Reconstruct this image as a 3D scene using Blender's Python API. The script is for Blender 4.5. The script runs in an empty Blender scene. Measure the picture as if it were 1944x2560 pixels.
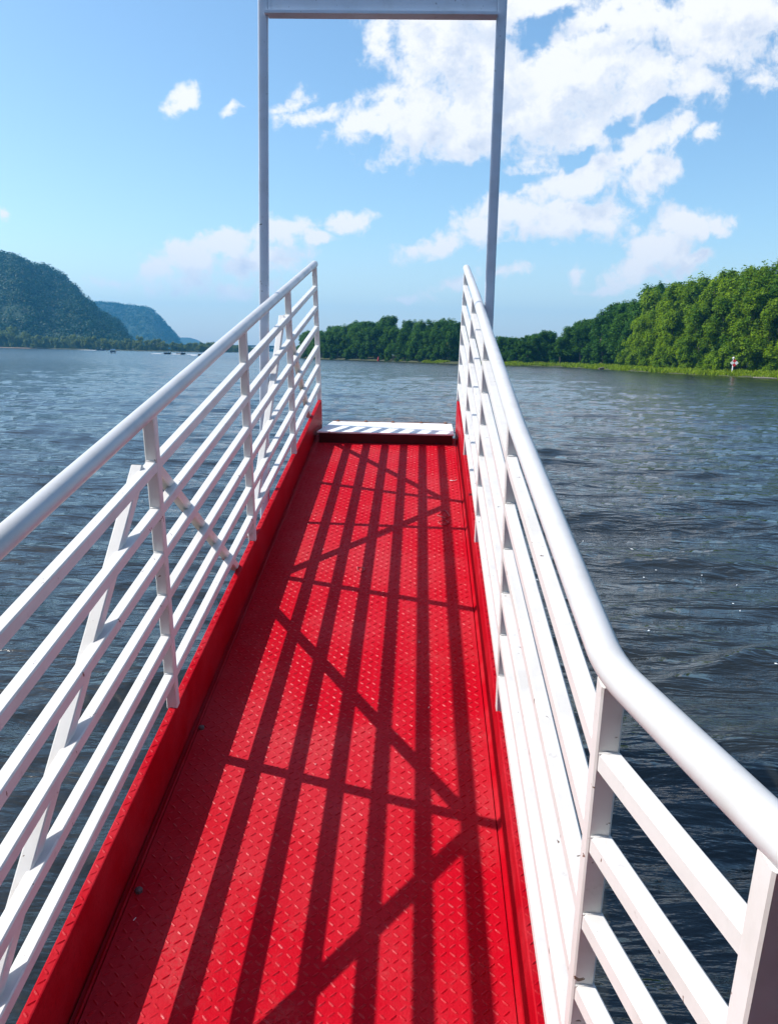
import bpy, math, random
import numpy as np
from mathutils import Vector, Matrix

R = math.radians
scene = bpy.context.scene
COL = scene.collection
random.seed(11)
RNG = np.random.default_rng(11)

# ------------------------------------------------------------------ camera
cam_d = bpy.data.cameras.new('camera')
cam = bpy.data.objects.new('camera', cam_d)
COL.objects.link(cam)
cam_d.sensor_fit = 'VERTICAL'
cam_d.sensor_height = 24.0
cam_d.lens = 24.0 * 1980.0 / 2560.0
cam_d.clip_start = 0.05
cam_d.clip_end = 40000
right = Vector((0.99899, 0.039426, 0.02152))
fwd = Vector((-0.034428, 0.97982, -0.196893))
up = Vector((-0.028849, 0.195953, 0.980189))
m = Matrix((right, up, -fwd)).transposed().to_4x4()
m.translation = (0.23228, -2.29877, 3.2)
cam.matrix_world = m
scene.camera = cam

# ------------------------------------------------------------------ light
SUN_DIR = Vector((-0.669, 0.038, 0.741)).normalized()      # towards the sun
sun_d = bpy.data.lights.new('sun', 'SUN')
sun_d.energy = 5.0
sun_d.angle = R(0.48)
sun_d.color = (1.0, 0.95, 0.87)
sun = bpy.data.objects.new('sun', sun_d)
COL.objects.link(sun)
sun.rotation_euler = SUN_DIR.to_track_quat('Z', 'Y').to_euler()
sun.location = (0, 0, 60)

scene.view_settings.view_transform = 'Standard'
scene.view_settings.look = 'None'
scene.view_settings.gamma = 1
scene.view_settings.use_curve_mapping = False
scene.view_settings.exposure = 0.30

scene.render.engine = 'CYCLES'
cy = scene.cycles
cy.max_bounces = 8
cy.diffuse_bounces = 3
cy.glossy_bounces = 4
cy.transmission_bounces = 4
cy.volume_bounces = 0
cy.caustics_reflective = False
cy.caustics_refractive = False
cy.use_denoising = True
cy.sample_clamp_indirect = 6.0


# ------------------------------------------------------------------ node helpers
class NT:
    def __init__(self, tree):
        self.t = tree
        self.n = tree.nodes
        self.l = tree.links

    def node(self, typ, **kw):
        nd = self.n.new(typ)
        for k, v in kw.items():
            setattr(nd, k, v)
        return nd

    def put(self, nd, idx, v):
        s = nd.inputs[idx]
        if isinstance(v, bpy.types.NodeSocket):
            self.l.new(v, s)
        else:
            s.default_value = v

    def math(self, op, a, b=None, c=None, clamp=False):
        nd = self.node('ShaderNodeMath', operation=op, use_clamp=clamp)
        self.put(nd, 0, a)
        if b is not None:
            self.put(nd, 1, b)
        if c is not None:
            self.put(nd, 2, c)
        return nd.outputs[0]

    def vmath(self, op, a, b=None, out=0):
        nd = self.node('ShaderNodeVectorMath', operation=op)
        self.put(nd, 0, a)
        if b is not None:
            if op == 'SCALE':
                self.put(nd, 3, b)
            else:
                self.put(nd, 1, b)
        return nd.outputs[out]

    def smooth(self, v, lo, hi, a=0.0, b=1.0):
        nd = self.node('ShaderNodeMapRange', interpolation_type='SMOOTHSTEP')
        for i, x in enumerate((v, lo, hi, a, b)):
            self.put(nd, i, x)
        return nd.outputs[0]

    def lin(self, v, lo, hi, a=0.0, b=1.0):
        nd = self.node('ShaderNodeMapRange')
        for i, x in enumerate((v, lo, hi, a, b)):
            self.put(nd, i, x)
        return nd.outputs[0]

    def mix(self, f, a, b, blend='MIX'):
        nd = self.node('ShaderNodeMix', data_type='RGBA', blend_type=blend)
        self.put(nd, 0, f)
        for i, v in ((6, a), (7, b)):
            if isinstance(v, tuple) and len(v) == 3:
                v = v + (1,)
            self.put(nd, i, v)
        return nd.outputs[2]

    def noise(self, vec, scale, detail=4, rough=0.55, dist=0.0, lac=2.0):
        nd = self.node('ShaderNodeTexNoise')
        if vec is not None:
            self.l.new(vec, nd.inputs['Vector'])
        nd.inputs['Scale'].default_value = scale
        nd.inputs['Detail'].default_value = detail
        nd.inputs['Roughness'].default_value = rough
        nd.inputs['Lacunarity'].default_value = lac
        nd.inputs['Distortion'].default_value = dist
        return nd.outputs['Fac']


# ------------------------------------------------------------------ sky
world = bpy.data.worlds.new('World')
scene.world = world
world.use_nodes = True
w = NT(world.node_tree)
w.n.clear()
sky = w.node('ShaderNodeTexSky', sky_type='NISHITA')
sky.sun_disc = False
sky.sun_elevation = math.asin(SUN_DIR.z)
sky.sun_rotation = math.atan2(SUN_DIR.x, SUN_DIR.y)
sky.altitude = 200
sky.air_density = 1.0
sky.dust_density = 1.2
sky.ozone_density = 1.6

# cloud banks: (azimuth tan, elevation tan, half width, half height, tilt, weight)
BLOBS = [(0.0172, 0.3422, 0.081, 0.0572, 0, 1), (0.0369, 0.3809, 0.1026, 0.0468, 0, 1), (-0.013, 0.2802, 0.081, 0.0442, 15, 1),
 (0.0417, 0.2607, 0.081, 0.0364, 0, 1), (0.1212, 0.2841, 0.0648, 0.0572, 0, 1), (0.0718, 0.3084, 0.081, 0.0624, 0, 1),
 (-0.0669, 0.2646, 0.0486, 0.0234, 10, 1), (-0.127, 0.2715, 0.0486, 0.0135, 8, 0.8), (-0.1543, 0.2888, 0.0259, 0.0104, 25, 0.75),
 (0.1725, 0.3142, 0.0972, 0.0624, 0, 1), (0.1658, 0.2546, 0.0702, 0.027, 0, 0.9), (0.2507, 0.3247, 0.0864, 0.0572, 0, 1),
 (0.321, 0.3542, 0.081, 0.0546, 20, 1), (0.3536, 0.3877, 0.081, 0.0364, 0, 1), (0.2203, 0.3774, 0.0918, 0.0364, 0, 1),
 (0.2995, 0.3081, 0.0513, 0.0198, 15, 0.9), (0.1358, 0.3935, 0.0486, 0.0208, 0, 0.9), (0.3666, 0.316, 0.027, 0.0208, 0, 0.6),
 (0.2488, 0.2531, 0.0405, 0.026, 35, 1), (0.2055, 0.2248, 0.0594, 0.0312, 20, 1), (0.1534, 0.1959, 0.0702, 0.0322, 15, 1),
 (0.1169, 0.1668, 0.0756, 0.0286, 10, 1), (0.1723, 0.1572, 0.0702, 0.025, 0, 1), (0.0737, 0.1504, 0.0594, 0.0218, 10, 1),
 (0.0191, 0.1284, 0.0567, 0.0135, 8, 0.9), (0.2656, 0.2128, 0.0259, 0.0312, 0, 0.9), (0.293, 0.2651, 0.0194, 0.0166, 0, 0.9),
 (0.3229, 0.2564, 0.0194, 0.0078, 30, 0.75), (0.3087, 0.1541, 0.0335, 0.0229, 0, 1), (0.3519, 0.1548, 0.0227, 0.0135, -10, 0.9),
 (0.2839, 0.1274, 0.0335, 0.025, 20, 1), (0.2478, 0.1002, 0.0389, 0.0166, 15, 0.95), (0.2105, 0.0824, 0.0281, 0.0083, 0, 0.75),
 (0.3232, 0.1165, 0.027, 0.0094, 15, 0.7), (-0.177, 0.1412, 0.0405, 0.0177, 0, 0.95), (-0.2338, 0.1253, 0.0335, 0.0218, 0, 0.95),
 (-0.274, 0.1073, 0.0432, 0.0208, 10, 0.9), (-0.3202, 0.0956, 0.027, 0.0187, 0, 0.85), (-0.1999, 0.1113, 0.0648, 0.0218, 0, 0.75),
 (-0.1292, 0.1339, 0.0227, 0.0083, 0, 0.75), (-0.2632, 0.0791, 0.0864, 0.0156, 0, 0.55), (-0.2831, 0.286, 0.0180, 0.0090, 40, 0.62),
 (-0.2283, 0.278, 0.0135, 0.0068, 0, 0.7), (-0.0985, 0.153, 0.0259, 0.0114, 0, 0.85), (0.0987, 0.0922, 0.0259, 0.0114, 20, 0.6),
 (0.0403, 0.0847, 0.0346, 0.0104, 15, 0.6), (0.1845, 0.098, 0.0151, 0.013, 30, 0.6), (-0.3844, 0.0769, 0.0335, 0.0094, 0, 0.5),
 (-0.5134, 0.1563, 0.0097, 0.0073, 0, 0.6), (-0.007, 0.0685, 0.0324, 0.0062, 0, 0.4)]
GAPS = [(0.1786, 0.2304, 0.0513, 0.0104, 22, 0.85), (0.1112, 0.1999, 0.0459, 0.0125, 12, 0.8), (0.2637, 0.2836, 0.0378, 0.0083, 30, 0.6), (0.2231, 0.2735, 0.0216, 0.0094, 35, 0.5), (0.128, 0.372, 0.048, 0.018, 28, 0.9), (0.2003, 0.3667, 0.0227, 0.0156, 0, 0.7), (0.265, 0.3418, 0.0205, 0.0156, 0, 0.6)]

gt = bpy.data.node_groups.new('cloud_density', 'ShaderNodeTree')
gt.interface.new_socket('Vector', in_out='INPUT', socket_type='NodeSocketVector')
gt.interface.new_socket('Density', in_out='OUTPUT', socket_type='NodeSocketFloat')
g = NT(gt)
gi = g.node('NodeGroupInput')
go = g.node('NodeGroupOutput')
# a little warp so the outlines are not ellipses
wn = g.node('ShaderNodeTexNoise')
wn.inputs['Scale'].default_value = 22
wn.inputs['Detail'].default_value = 3
g.l.new(gi.outputs[0], wn.inputs['Vector'])
warp = g.vmath('SCALE', g.vmath('SUBTRACT', wn.outputs['Color'], (0.5, 0.5, 0.5)), 0.045)
warp = g.vmath('MULTIPLY', warp, (1, 1, 0))
P = g.vmath('MULTIPLY', g.vmath('ADD', gi.outputs[0], warp), (1, 1, 0))


def blob(b, prev=None):
    # each blob reads the running total (times almost nothing) so that the shader works through them one at a time
    mp = g.node('ShaderNodeMapping', vector_type='TEXTURE')
    src = P
    if prev is not None:
        ma = g.node('ShaderNodeVectorMath', operation='MULTIPLY_ADD')
        g.put(ma, 0, prev)
        ma.inputs[1].default_value = (1e-7, 1e-7, 1e-7)
        g.put(ma, 2, P)
        src = ma.outputs[0]
    g.l.new(src, mp.inputs['Vector'])
    mp.inputs['Location'].default_value = (b[0], b[1], 0)
    mp.inputs['Rotation'].default_value = (0, 0, R(b[4]))
    mp.inputs['Scale'].default_value = (b[2] * 1.10, b[3] * 1.10, 1)
    ln = g.vmath('LENGTH', mp.outputs[0], out=1)
    return g.math('MULTIPLY_ADD', ln, -b[5], b[5])


acc = None
for b in BLOBS:
    v = blob(b, acc)
    if acc is None:
        acc = v
    else:
        acc = g.math('SMOOTH_MAX', acc, v, 0.12)
for b in GAPS:
    v = g.math('MAXIMUM', blob(b, acc), 0.0)
    acc = g.math('SUBTRACT', acc, v)
n1 = g.noise(gi.outputs[0], 34, 9, 0.60, 0.25)
n2 = g.noise(gi.outputs[0], 9, 3, 0.5)
n3 = g.noise(gi.outputs[0], 60, 6, 0.62, 0.1)
bil = g.math('ABSOLUTE', g.math('SUBTRACT', n3, 0.5))
d = g.math('ADD', acc, g.math('MULTIPLY', g.math('SUBTRACT', n1, 0.5), 2.1))
d = g.math('ADD', d, g.math('MULTIPLY', g.math('SUBTRACT', n2, 0.5), 0.9))
d = g.math('ADD', d, g.math('MULTIPLY', g.math('SUBTRACT', 0.09, bil), 0.7))
g.l.new(d, go.inputs[0])

tc = w.node('ShaderNodeTexCoord')
sp = w.node('ShaderNodeSeparateXYZ')
w.l.new(tc.outputs['Generated'], sp.inputs[0])
ysafe = w.math('MAXIMUM', sp.outputs[1], 0.05)
cu = w.math('DIVIDE', sp.outputs[0], ysafe)
cv = w.math('DIVIDE', sp.outputs[2], ysafe)
cb = w.node('ShaderNodeCombineXYZ')
w.l.new(cu, cb.inputs[0])
w.l.new(cv, cb.inputs[1])
cb.inputs[2].default_value = 3.7


def dens(vec, prev=None):
    nd = w.node('ShaderNodeGroup')
    nd.node_tree = gt
    w.l.new(vec, nd.inputs[0])
    return nd.outputs[0]


d0 = dens(cb.outputs[0])
ma_ = w.node('ShaderNodeVectorMath', operation='MULTIPLY_ADD')
w.put(ma_, 0, d0)
ma_.inputs[1].default_value = (1e-7, 1e-7, 1e-7)
w.put(ma_, 2, w.vmath('ADD', cb.outputs[0], (-0.018, 0.030, 0)))
d1 = dens(ma_.outputs[0])
alpha = w.smooth(d0, -0.10, 0.55)
alpha = w.math('MULTIPLY', alpha, w.smooth(sp.outputs[1], 0.08, 0.25))
alpha = w.math('MULTIPLY', alpha, w.lin(cv, 0.03, 0.10, 0.65, 1.0))
rel = w.math('SUBTRACT', d0, d1)
lit = w.smooth(rel, -0.65, 0.50)
thick = w.smooth(d0, 0.25, 0.95)
bright = w.math('SUBTRACT', 1.0, w.math('MULTIPLY', w.math('SUBTRACT', 1.0, lit), w.math('MULTIPLY_ADD', thick, 0.75, 0.25)))
ccol = w.mix(bright, (3.1, 3.7, 4.8), (5.9, 5.9, 5.95))
hs = w.node('ShaderNodeHueSaturation')
hs.inputs['Saturation'].default_value = 1.14
w.l.new(sky.outputs[0], hs.inputs['Color'])
tint = w.vmath('MULTIPLY', hs.outputs[0], (1.14, 1.17, 1.10))
veil = w.smooth(cv, 0.0, 0.15, 0.42, 0.0)
full = w.mix(alpha, w.mix(veil, tint, (4.9, 5.2, 5.7)), ccol)
bg = w.node('ShaderNodeBackground')
bg.inputs['Strength'].default_value = 0.15
w.l.new(full, bg.inputs['Color'])
wo = w.node('ShaderNodeOutputWorld')
w.l.new(bg.outputs[0], wo.inputs['Surface'])
world.cycles.sampling_method = 'MANUAL'
world.cycles.sample_map_resolution = 512


# ------------------------------------------------------------------ materials
def mat(name):
    mt = bpy.data.materials.new(name)
    mt.use_nodes = True
    k = NT(mt.node_tree)
    k.n.clear()
    out = k.node('ShaderNodeOutputMaterial')
    return mt, k, out


def principled(k, out, **kw):
    p = k.node('ShaderNodeBsdfPrincipled')
    for n, v in kw.items():
        key = {'base': 'Base Color', 'rough': 'Roughness', 'metal': 'Metallic', 'spec': 'Specular IOR Level', 'ior': 'IOR',
               'coat': 'Coat Weight', 'normal': 'Normal'}[n]
        if isinstance(v, bpy.types.NodeSocket):
            k.l.new(v, p.inputs[key])
        else:
            if key == 'Base Color' and len(v) == 3:
                v = tuple(v) + (1,)
            p.inputs[key].default_value = v
    k.l.new(p.outputs[0], out.inputs['Surface'])
    return p


def bump(k, h, strength, dist):
    b = k.node('ShaderNodeBump')
    b.inputs['Strength'].default_value = strength
    b.inputs['Distance'].default_value = dist
    k.l.new(h, b.inputs['Height'])
    return b.outputs[0]


def objco(k):
    return k.node('ShaderNodeTexCoord').outputs['Object']


def plain(name, base, rough=0.5, var=0.25, scale=6.0, metal=0.0):
    mt, k, out = mat(name)
    n = k.noise(objco(k), scale, 5)
    lo = tuple(c * (1 - var) for c in base)
    hi = tuple(min(1, c * (1 + var)) for c in base)
    principled(k, out, base=k.mix(n, lo, hi), rough=rough, metal=metal)
    return mt


# white gloss paint on steel tube, with grime, chips and a few rust specks
def white_paint(name, base, grime, chip_thr=0.735, rust=(0.11, 0.055, 0.03)):
    mt, k, out = mat(name)
    o = objco(k)
    n = k.noise(o, 7, 6, 0.6)
    c = k.mix(k.smooth(n, 0.42, 0.75), base, tuple(x * y for x, y in zip(base, (0.86, 0.85, 0.83))))
    g2 = k.noise(o, 26, 6, 0.65)
    c = k.mix(k.math('MULTIPLY', k.smooth(g2, 0.62, 0.78), 0.6), c, grime)
    g3 = k.noise(o, 48, 3, 0.5, 0.6)
    c = k.mix(k.smooth(g3, chip_thr, chip_thr + 0.03), c, rust)
    b = bump(k, k.noise(o, 90, 3), 0.12, 0.002)
    principled(k, out, base=c, rough=k.lin(n, 0.3, 0.7, 0.28, 0.45), normal=b)
    return mt


M = {}
M['white'] = white_paint('white_railing_paint', (0.68, 0.67, 0.66), (0.34, 0.30, 0.27), 0.71)
M['arch'] = white_paint('grey_white_arch_paint', (0.55, 0.61, 0.71), (0.24, 0.26, 0.30), 0.70, (0.05, 0.05, 0.06))
M['pipe'] = white_paint('white_handrail_paint', (0.56, 0.56, 0.57), (0.44, 0.43, 0.42), 0.80)
M['brace'] = white_paint('stained_white_brace_paint', (0.72, 0.69, 0.65), (0.25, 0.20, 0.15), 0.70)

mt, k, out = mat('red_deck_paint')
o = objco(k)
n = k.noise(o, 2.3, 6, 0.62)
n2 = k.noise(o, 16, 6, 0.65)
n3 = k.noise(o, 150, 4, 0.65)
c = k.mix(k.smooth(n, 0.40, 0.72), (0.46, 0.0015, 0.012), (0.49, 0.013, 0.028))
c = k.mix(k.smooth(k.noise(o, 1.3, 6, 0.6), 0.42, 0.66, 0.0, 0.55), c, (0.47, 0.038, 0.050))
grain = k.noise(o, 120, 4, 0.7)
wear = k.math('MULTIPLY', k.smooth(k.noise(o, 4.5, 7, 0.7), 0.50, 0.68), k.smooth(grain, 0.40, 0.60))
c = k.mix(k.math('MULTIPLY', wear, 0.75), c, (0.44, 0.045, 0.050))
c = k.mix(k.math('MULTIPLY', k.smooth(grain, 0.55, 0.75), 0.45), c, (0.28, 0.004, 0.008))
g3 = k.noise(o, 40, 4, 0.6, 0.5)
c = k.mix(k.smooth(g3, 0.735, 0.775), c, (0.16, 0.012, 0.014))
rg = k.lin(n2, 0.3, 0.7, 0.38, 0.55)
principled(k, out, base=c, rough=rg, spec=0.06, normal=bump(k, n3, 0.9, 0.0018))
M['red'] = mt
mt, k, out = mat('red_tread_bar_paint')
o = objco(k)
wr = k.smooth(k.noise(o, 46, 4, 0.6), 0.46, 0.66)
c = k.mix(wr, (0.45, 0.002, 0.012), (0.47, 0.022, 0.034))
principled(k, out, base=c, rough=k.lin(wr, 0, 1, 0.50, 0.34), spec=0.17, normal=bump(k, k.noise(o, 150, 4, 0.65), 0.5, 0.0012))
M['bar'] = mt
mt, k, out = mat('red_kerb_paint')
o = objco(k)
n = k.noise(o, 5, 6, 0.62)
c = k.mix(k.smooth(n, 0.40, 0.72), (0.39, 0.0015, 0.009), (0.43, 0.018, 0.028))
g3 = k.noise(o, 60, 4, 0.6, 0.5)
c = k.mix(k.smooth(g3, 0.70, 0.76), c, (0.15, 0.012, 0.014))
grain = k.noise(o, 130, 4, 0.7)
c = k.mix(k.math('MULTIPLY', k.smooth(grain, 0.50, 0.70), 0.5), c, (0.24, 0.003, 0.007))
principled(k, out, base=c, rough=0.45, spec=0.06, normal=bump(k, k.noise(o, 160, 2), 0.35, 0.0012))
M['kerb'] = mt
M['riser'] = plain('shade_dark_riser_paint', (0.035, 0.003, 0.004), 0.5, 0.4, 14)  # near-black red: shade on the flap's front face put into the colour
mt, k, out = mat('chipped_white_tread_paint')
o = objco(k)
n = k.noise(o, 13, 7, 0.68)
c = k.mix(k.smooth(k.noise(o, 5, 5), 0.4, 0.7), (0.80, 0.80, 0.80), (0.66, 0.67, 0.70))
c = k.mix(k.smooth(n, 0.60, 0.67), c, (0.40, 0.34, 0.33))
c = k.mix(k.smooth(k.noise(o, 22, 5, 0.6), 0.66, 0.70), c, (0.33, 0.10, 0.06))
principled(k, out, base=c, rough=0.5, normal=bump(k, n, 0.3, 0.003))
M['tread'] = mt
M['rust'] = plain('rusted_steel', (0.17, 0.07, 0.035), 0.8, 0.5, 40)
M['scrap'] = plain('flaked_paint', (0.42, 0.04, 0.05), 0.6, 0.6, 60)
M['darkbolt'] = plain('dull_bolt_steel', (0.10, 0.07, 0.07), 0.5, 0.3, 40)

# water
mt, k, out = mat('river_water')
gco = k.node('ShaderNodeNewGeometry').outputs['Position']


def mapped(k, vec, rot, sc):
    mp = k.node('ShaderNodeMapping')
    mp.inputs['Rotation'].default_value = (0, 0, R(rot))
    mp.inputs['Scale'].default_value = sc
    k.l.new(vec, mp.inputs['Vector'])
    return mp.outputs[0]


h1 = k.noise(mapped(k, gco, -9, (0.42, 1.7, 1)), 1.7, 4, 0.52, 0.5)
h2 = k.noise(mapped(k, gco, 14, (0.5, 1.6, 1)), 5.0, 4, 0.55, 0.3)
h3 = k.noise(mapped(k, gco, -8, (0.35, 1.2, 1)), 0.55, 4, 0.55, 0.3)
hh = k.math('ADD', k.math('MULTIPLY', h1, 0.15), k.math('MULTIPLY', h2, 0.036))
hh = k.math('ADD', hh, k.math('MULTIPLY', h3, 0.16))
patch = k.noise(mapped(k, gco, 5, (0.5, 1.3, 1)), 0.05, 3, 0.5)
hh = k.math('MULTIPLY', hh, k.lin(patch, 0.3, 0.7, 0.75, 1.25))
dist = k.vmath('LENGTH', gco, out=1)
hh = k.math('MULTIPLY', hh, k.smooth(dist, 4.0, 34.0, 0.95, 0.55))
principled(k, out, base=k.mix(k.noise(gco, 0.12, 3), (0.010, 0.015, 0.019), (0.022, 0.020, 0.012)), rough=k.smooth(dist, 20.0, 300.0, 0.05, 0.20), ior=1.55, normal=bump(k, hh, 1.0, 1.0))
M['water'] = mt

mt, k, out = mat('wake_foam')
o = objco(k)
principled(k, out, base=k.mix(k.noise(o, 3, 4), (0.6, 0.65, 0.68), (0.85, 0.86, 0.87)), rough=0.8)
M['foam'] = mt

# earth
mt, k, out = mat('bank_soil')
gco = k.node('ShaderNodeNewGeometry').outputs['Position']
c = k.mix(k.noise(gco, 0.35, 5), (0.035, 0.035, 0.014), (0.06, 0.075, 0.02))
principled(k, out, base=c, rough=0.95)
M['soil'] = mt
M['sand'] = plain('river_sand', (0.22, 0.15, 0.10), 0.95, 0.3, 0.7)


def leaf_mat(name, a, b, trans=0.35, c3=None):
    mt, k, out = mat(name)
    at = k.node('ShaderNodeAttribute', attribute_name='tone')
    oi = k.node('ShaderNodeObjectInfo')
    f = k.math('ADD', k.math('MULTIPLY', at.outputs['Fac'], 0.55), k.math('MULTIPLY', oi.outputs['Random'], 0.45))
    c = k.mix(f, a, b)
    df = k.node('ShaderNodeBsdfPrincipled')
    df.inputs['Roughness'].default_value = 0.55
    df.inputs['Specular IOR Level'].default_value = 0.12
    k.l.new(c, df.inputs['Base Color'])
    tr = k.node('ShaderNodeBsdfTranslucent')
    k.l.new(k.mix(0.5, c, tuple(x * y for x, y in zip(b, (1.35, 1.25, 0.5)))), tr.inputs['Color'])
    ms = k.node('ShaderNodeMixShader')
    ms.inputs[0].default_value = trans
    k.l.new(df.outputs[0], ms.inputs[1])
    k.l.new(tr.outputs[0], ms.inputs[2])
    k.l.new(ms.outputs[0], out.inputs['Surface'])
    return mt


M['leaf'] = leaf_mat('riverside_leaves', (0.026, 0.098, 0.002), (0.220, 0.340, 0.003), 0.38)
M['leaf_dark'] = leaf_mat('island_leaves', (0.018, 0.080, 0.004), (0.072, 0.175, 0.006), 0.34)
M['leaf_far'] = leaf_mat('far_leaves', (0.004, 0.030, 0.012), (0.030, 0.078, 0.024), 0.25)
M['leaf_flood'] = leaf_mat('floodplain_leaves', (0.075, 0.130, 0.030), (0.200, 0.240, 0.060), 0.3)
M['grass'] = leaf_mat('bank_grass', (0.130, 0.225, 0.006), (0.270, 0.360, 0.016), 0.38)
M['bark'] = plain('grey_bark', (0.16, 0.13, 0.10), 0.9, 0.45, 3)
M['bark_pale'] = plain('pale_dead_wood', (0.20, 0.18, 0.15), 0.9, 0.3, 2)
mt, k, out = mat('bluff_ground')
gco = k.node('ShaderNodeNewGeometry').outputs['Position']
principled(k, out, base=k.mix(k.noise(gco, 0.03, 5), (0.006, 0.026, 0.012), (0.022, 0.050, 0.020)), rough=1.0)
M['bluff'] = mt
M['navy'] = plain('dark_blue_hull', (0.012, 0.03, 0.07), 0.3, 0.2, 1)
M['black'] = plain('black_hull', (0.008, 0.010, 0.013), 0.4, 0.2, 1)
M['canvas'] = plain('blue_canvas', (0.10, 0.24, 0.42), 0.7, 0.15, 1)
M['alum'] = plain('pontoon_aluminium', (0.45, 0.48, 0.5), 0.3, 0.1, 1, 0.7)
M['hullwhite'] = plain('white_gelcoat', (0.7, 0.72, 0.73), 0.3, 0.05, 1)
M['signwhite'] = plain('white_sign_panel', (0.80, 0.80, 0.78), 0.5, 0.05, 2)
M['signred'] = plain('red_sign_panel', (0.60, 0.030, 0.022), 0.5, 0.08, 2)
M['buoy'] = plain('red_buoy_paint', (0.42, 0.03, 0.02), 0.45, 0.2, 2)
M['steel'] = plain('grey_green_bridge_steel', (0.07, 0.10, 0.11), 0.6, 0.15, 0.1)
M['concrete'] = plain('bridge_concrete', (0.34, 0.34, 0.32), 0.9, 0.15, 0.2)
M['boatwhite'] = plain('cream_boat_paint', (0.55, 0.50, 0.43), 0.5, 0.1, 1)
M['wallwhite'] = plain('white_boards', (0.75, 0.75, 0.73), 0.8, 0.08, 0.4)
M['roofgrey'] = plain('pale_roof', (0.55, 0.56, 0.58), 0.6, 0.08, 0.4)


# ------------------------------------------------------------------ object helpers
class MB:
    def __init__(s):
        s.v = []
        s.f = []

    def poly(s, vs, faces):
        b = len(s.v)
        s.v += [tuple(p) for p in vs]
        s.f += [tuple(i + b for i in f) for f in faces]

    def box(s, lo, hi, T=None):
        x0, y0, z0 = lo
        x1, y1, z1 = hi
        vs = [Vector(p) for p in ((x0, y0, z0), (x1, y0, z0), (x1, y1, z0), (x0, y1, z0), (x0, y0, z1), (x1, y0, z1), (x1, y1, z1), (x0, y1, z1))]
        if T is not None:
            vs = [T @ p for p in vs]
        s.poly(vs, [(0, 3, 2, 1), (4, 5, 6, 7), (0, 1, 5, 4), (1, 2, 6, 5), (2, 3, 7, 6), (3, 0, 4, 7)])

    def sweep(s, pts, prof, upv=(0, 0, 1), caps=True):
        pts = [Vector(p) for p in pts]
        upv = Vector(upv)
        n = len(prof)
        b = len(s.v)
        for i, p in enumerate(pts):
            if i == 0:
                t = (pts[1] - p).normalized()
                sc = 1.0
            elif i == len(pts) - 1:
                t = (p - pts[-2]).normalized()
                sc = 1.0
            else:
                ta = (p - pts[i - 1]).normalized()
                tb = (pts[i + 1] - p).normalized()
                t = (ta + tb).normalized()
                sc = 1.0
            S = t.cross(upv).normalized()
            U = S.cross(t).normalized()
            for (a, c) in prof:
                s.v.append(tuple(p + S * a + U * c))
        for i in range(len(pts) - 1):
            for j in range(n):
                j2 = (j + 1) % n
                s.f.append((b + i * n + j, b + i * n + j2, b + (i + 1) * n + j2, b + (i + 1) * n + j))
        if caps:
            s.f.append(tuple(b + j for j in reversed(range(n))))
            e = b + (len(pts) - 1) * n
            s.f.append(tuple(e + j for j in range(n)))

    def tube(s, pts, radii, sides=8, caps=True):
        pts = [Vector(p) for p in pts]
        b = len(s.v)
        for i, p in enumerate(pts):
            t = (pts[min(i + 1, len(pts) - 1)] - pts[max(i - 1, 0)]).normalized()
            ref = Vector((1, 0, 0)) if abs(t.x) < 0.8 else Vector((0, 1, 0))
            S = t.cross(ref).normalized()
            U = S.cross(t).normalized()
            r = radii[i] if isinstance(radii, (list, tuple)) else radii
            for j in range(sides):
                a = 2 * math.pi * j / sides
                s.v.append(tuple(p + S * math.cos(a) * r + U * math.sin(a) * r))
        for i in range(len(pts) - 1):
            for j in range(sides):
                j2 = (j + 1) % sides
                s.f.append((b + i * sides + j, b + i * sides + j2, b + (i + 1) * sides + j2, b + (i + 1) * sides + j))
        if caps:
            s.f.append(tuple(b + j for j in reversed(range(sides))))
            e = b + (len(pts) - 1) * sides
            s.f.append(tuple(e + j for j in range(sides)))

    def mesh(s, name, material, smooth=False):
        me = bpy.data.meshes.new(name)
        me.from_pydata(s.v, [], s.f)
        me.validate()
        me.update()
        if material:
            me.materials.append(material)
        if smooth:
            me.polygons.foreach_set('use_smooth', [True] * len(me.polygons))
            try:
                me.set_sharp_from_angle(angle=R(smooth if isinstance(smooth, (int, float)) and smooth > 1 else 40))
            except Exception:
                pass
        return me

    def build(s, name, material, parent=None, smooth=False):
        o = bpy.data.objects.new(name, s.mesh(name, material, smooth))
        COL.objects.link(o)
        if parent:
            o.parent = parent
        return o


def tag(o, label=None, cat=None, group=None, kind=None):
    if label:
        o['label'] = label
    if cat:
        o['category'] = cat
    if group:
        o['group'] = group
    if kind:
        o['kind'] = kind
    return o


def empty(name, loc=(0, 0, 0), parent=None, rz=0.0):
    o = bpy.data.objects.new(name, None)
    COL.objects.link(o)
    o.location = loc
    o.rotation_euler = (0, 0, rz)
    o.empty_display_size = 0.1
    if parent:
        o.parent = parent
    return o


def copy_tree(o, parent=None):
    c = o.copy()
    COL.objects.link(c)
    if parent:
        c.parent = parent
    for ch in list(o.children):
        copy_tree(ch, c)
    return c


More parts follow.
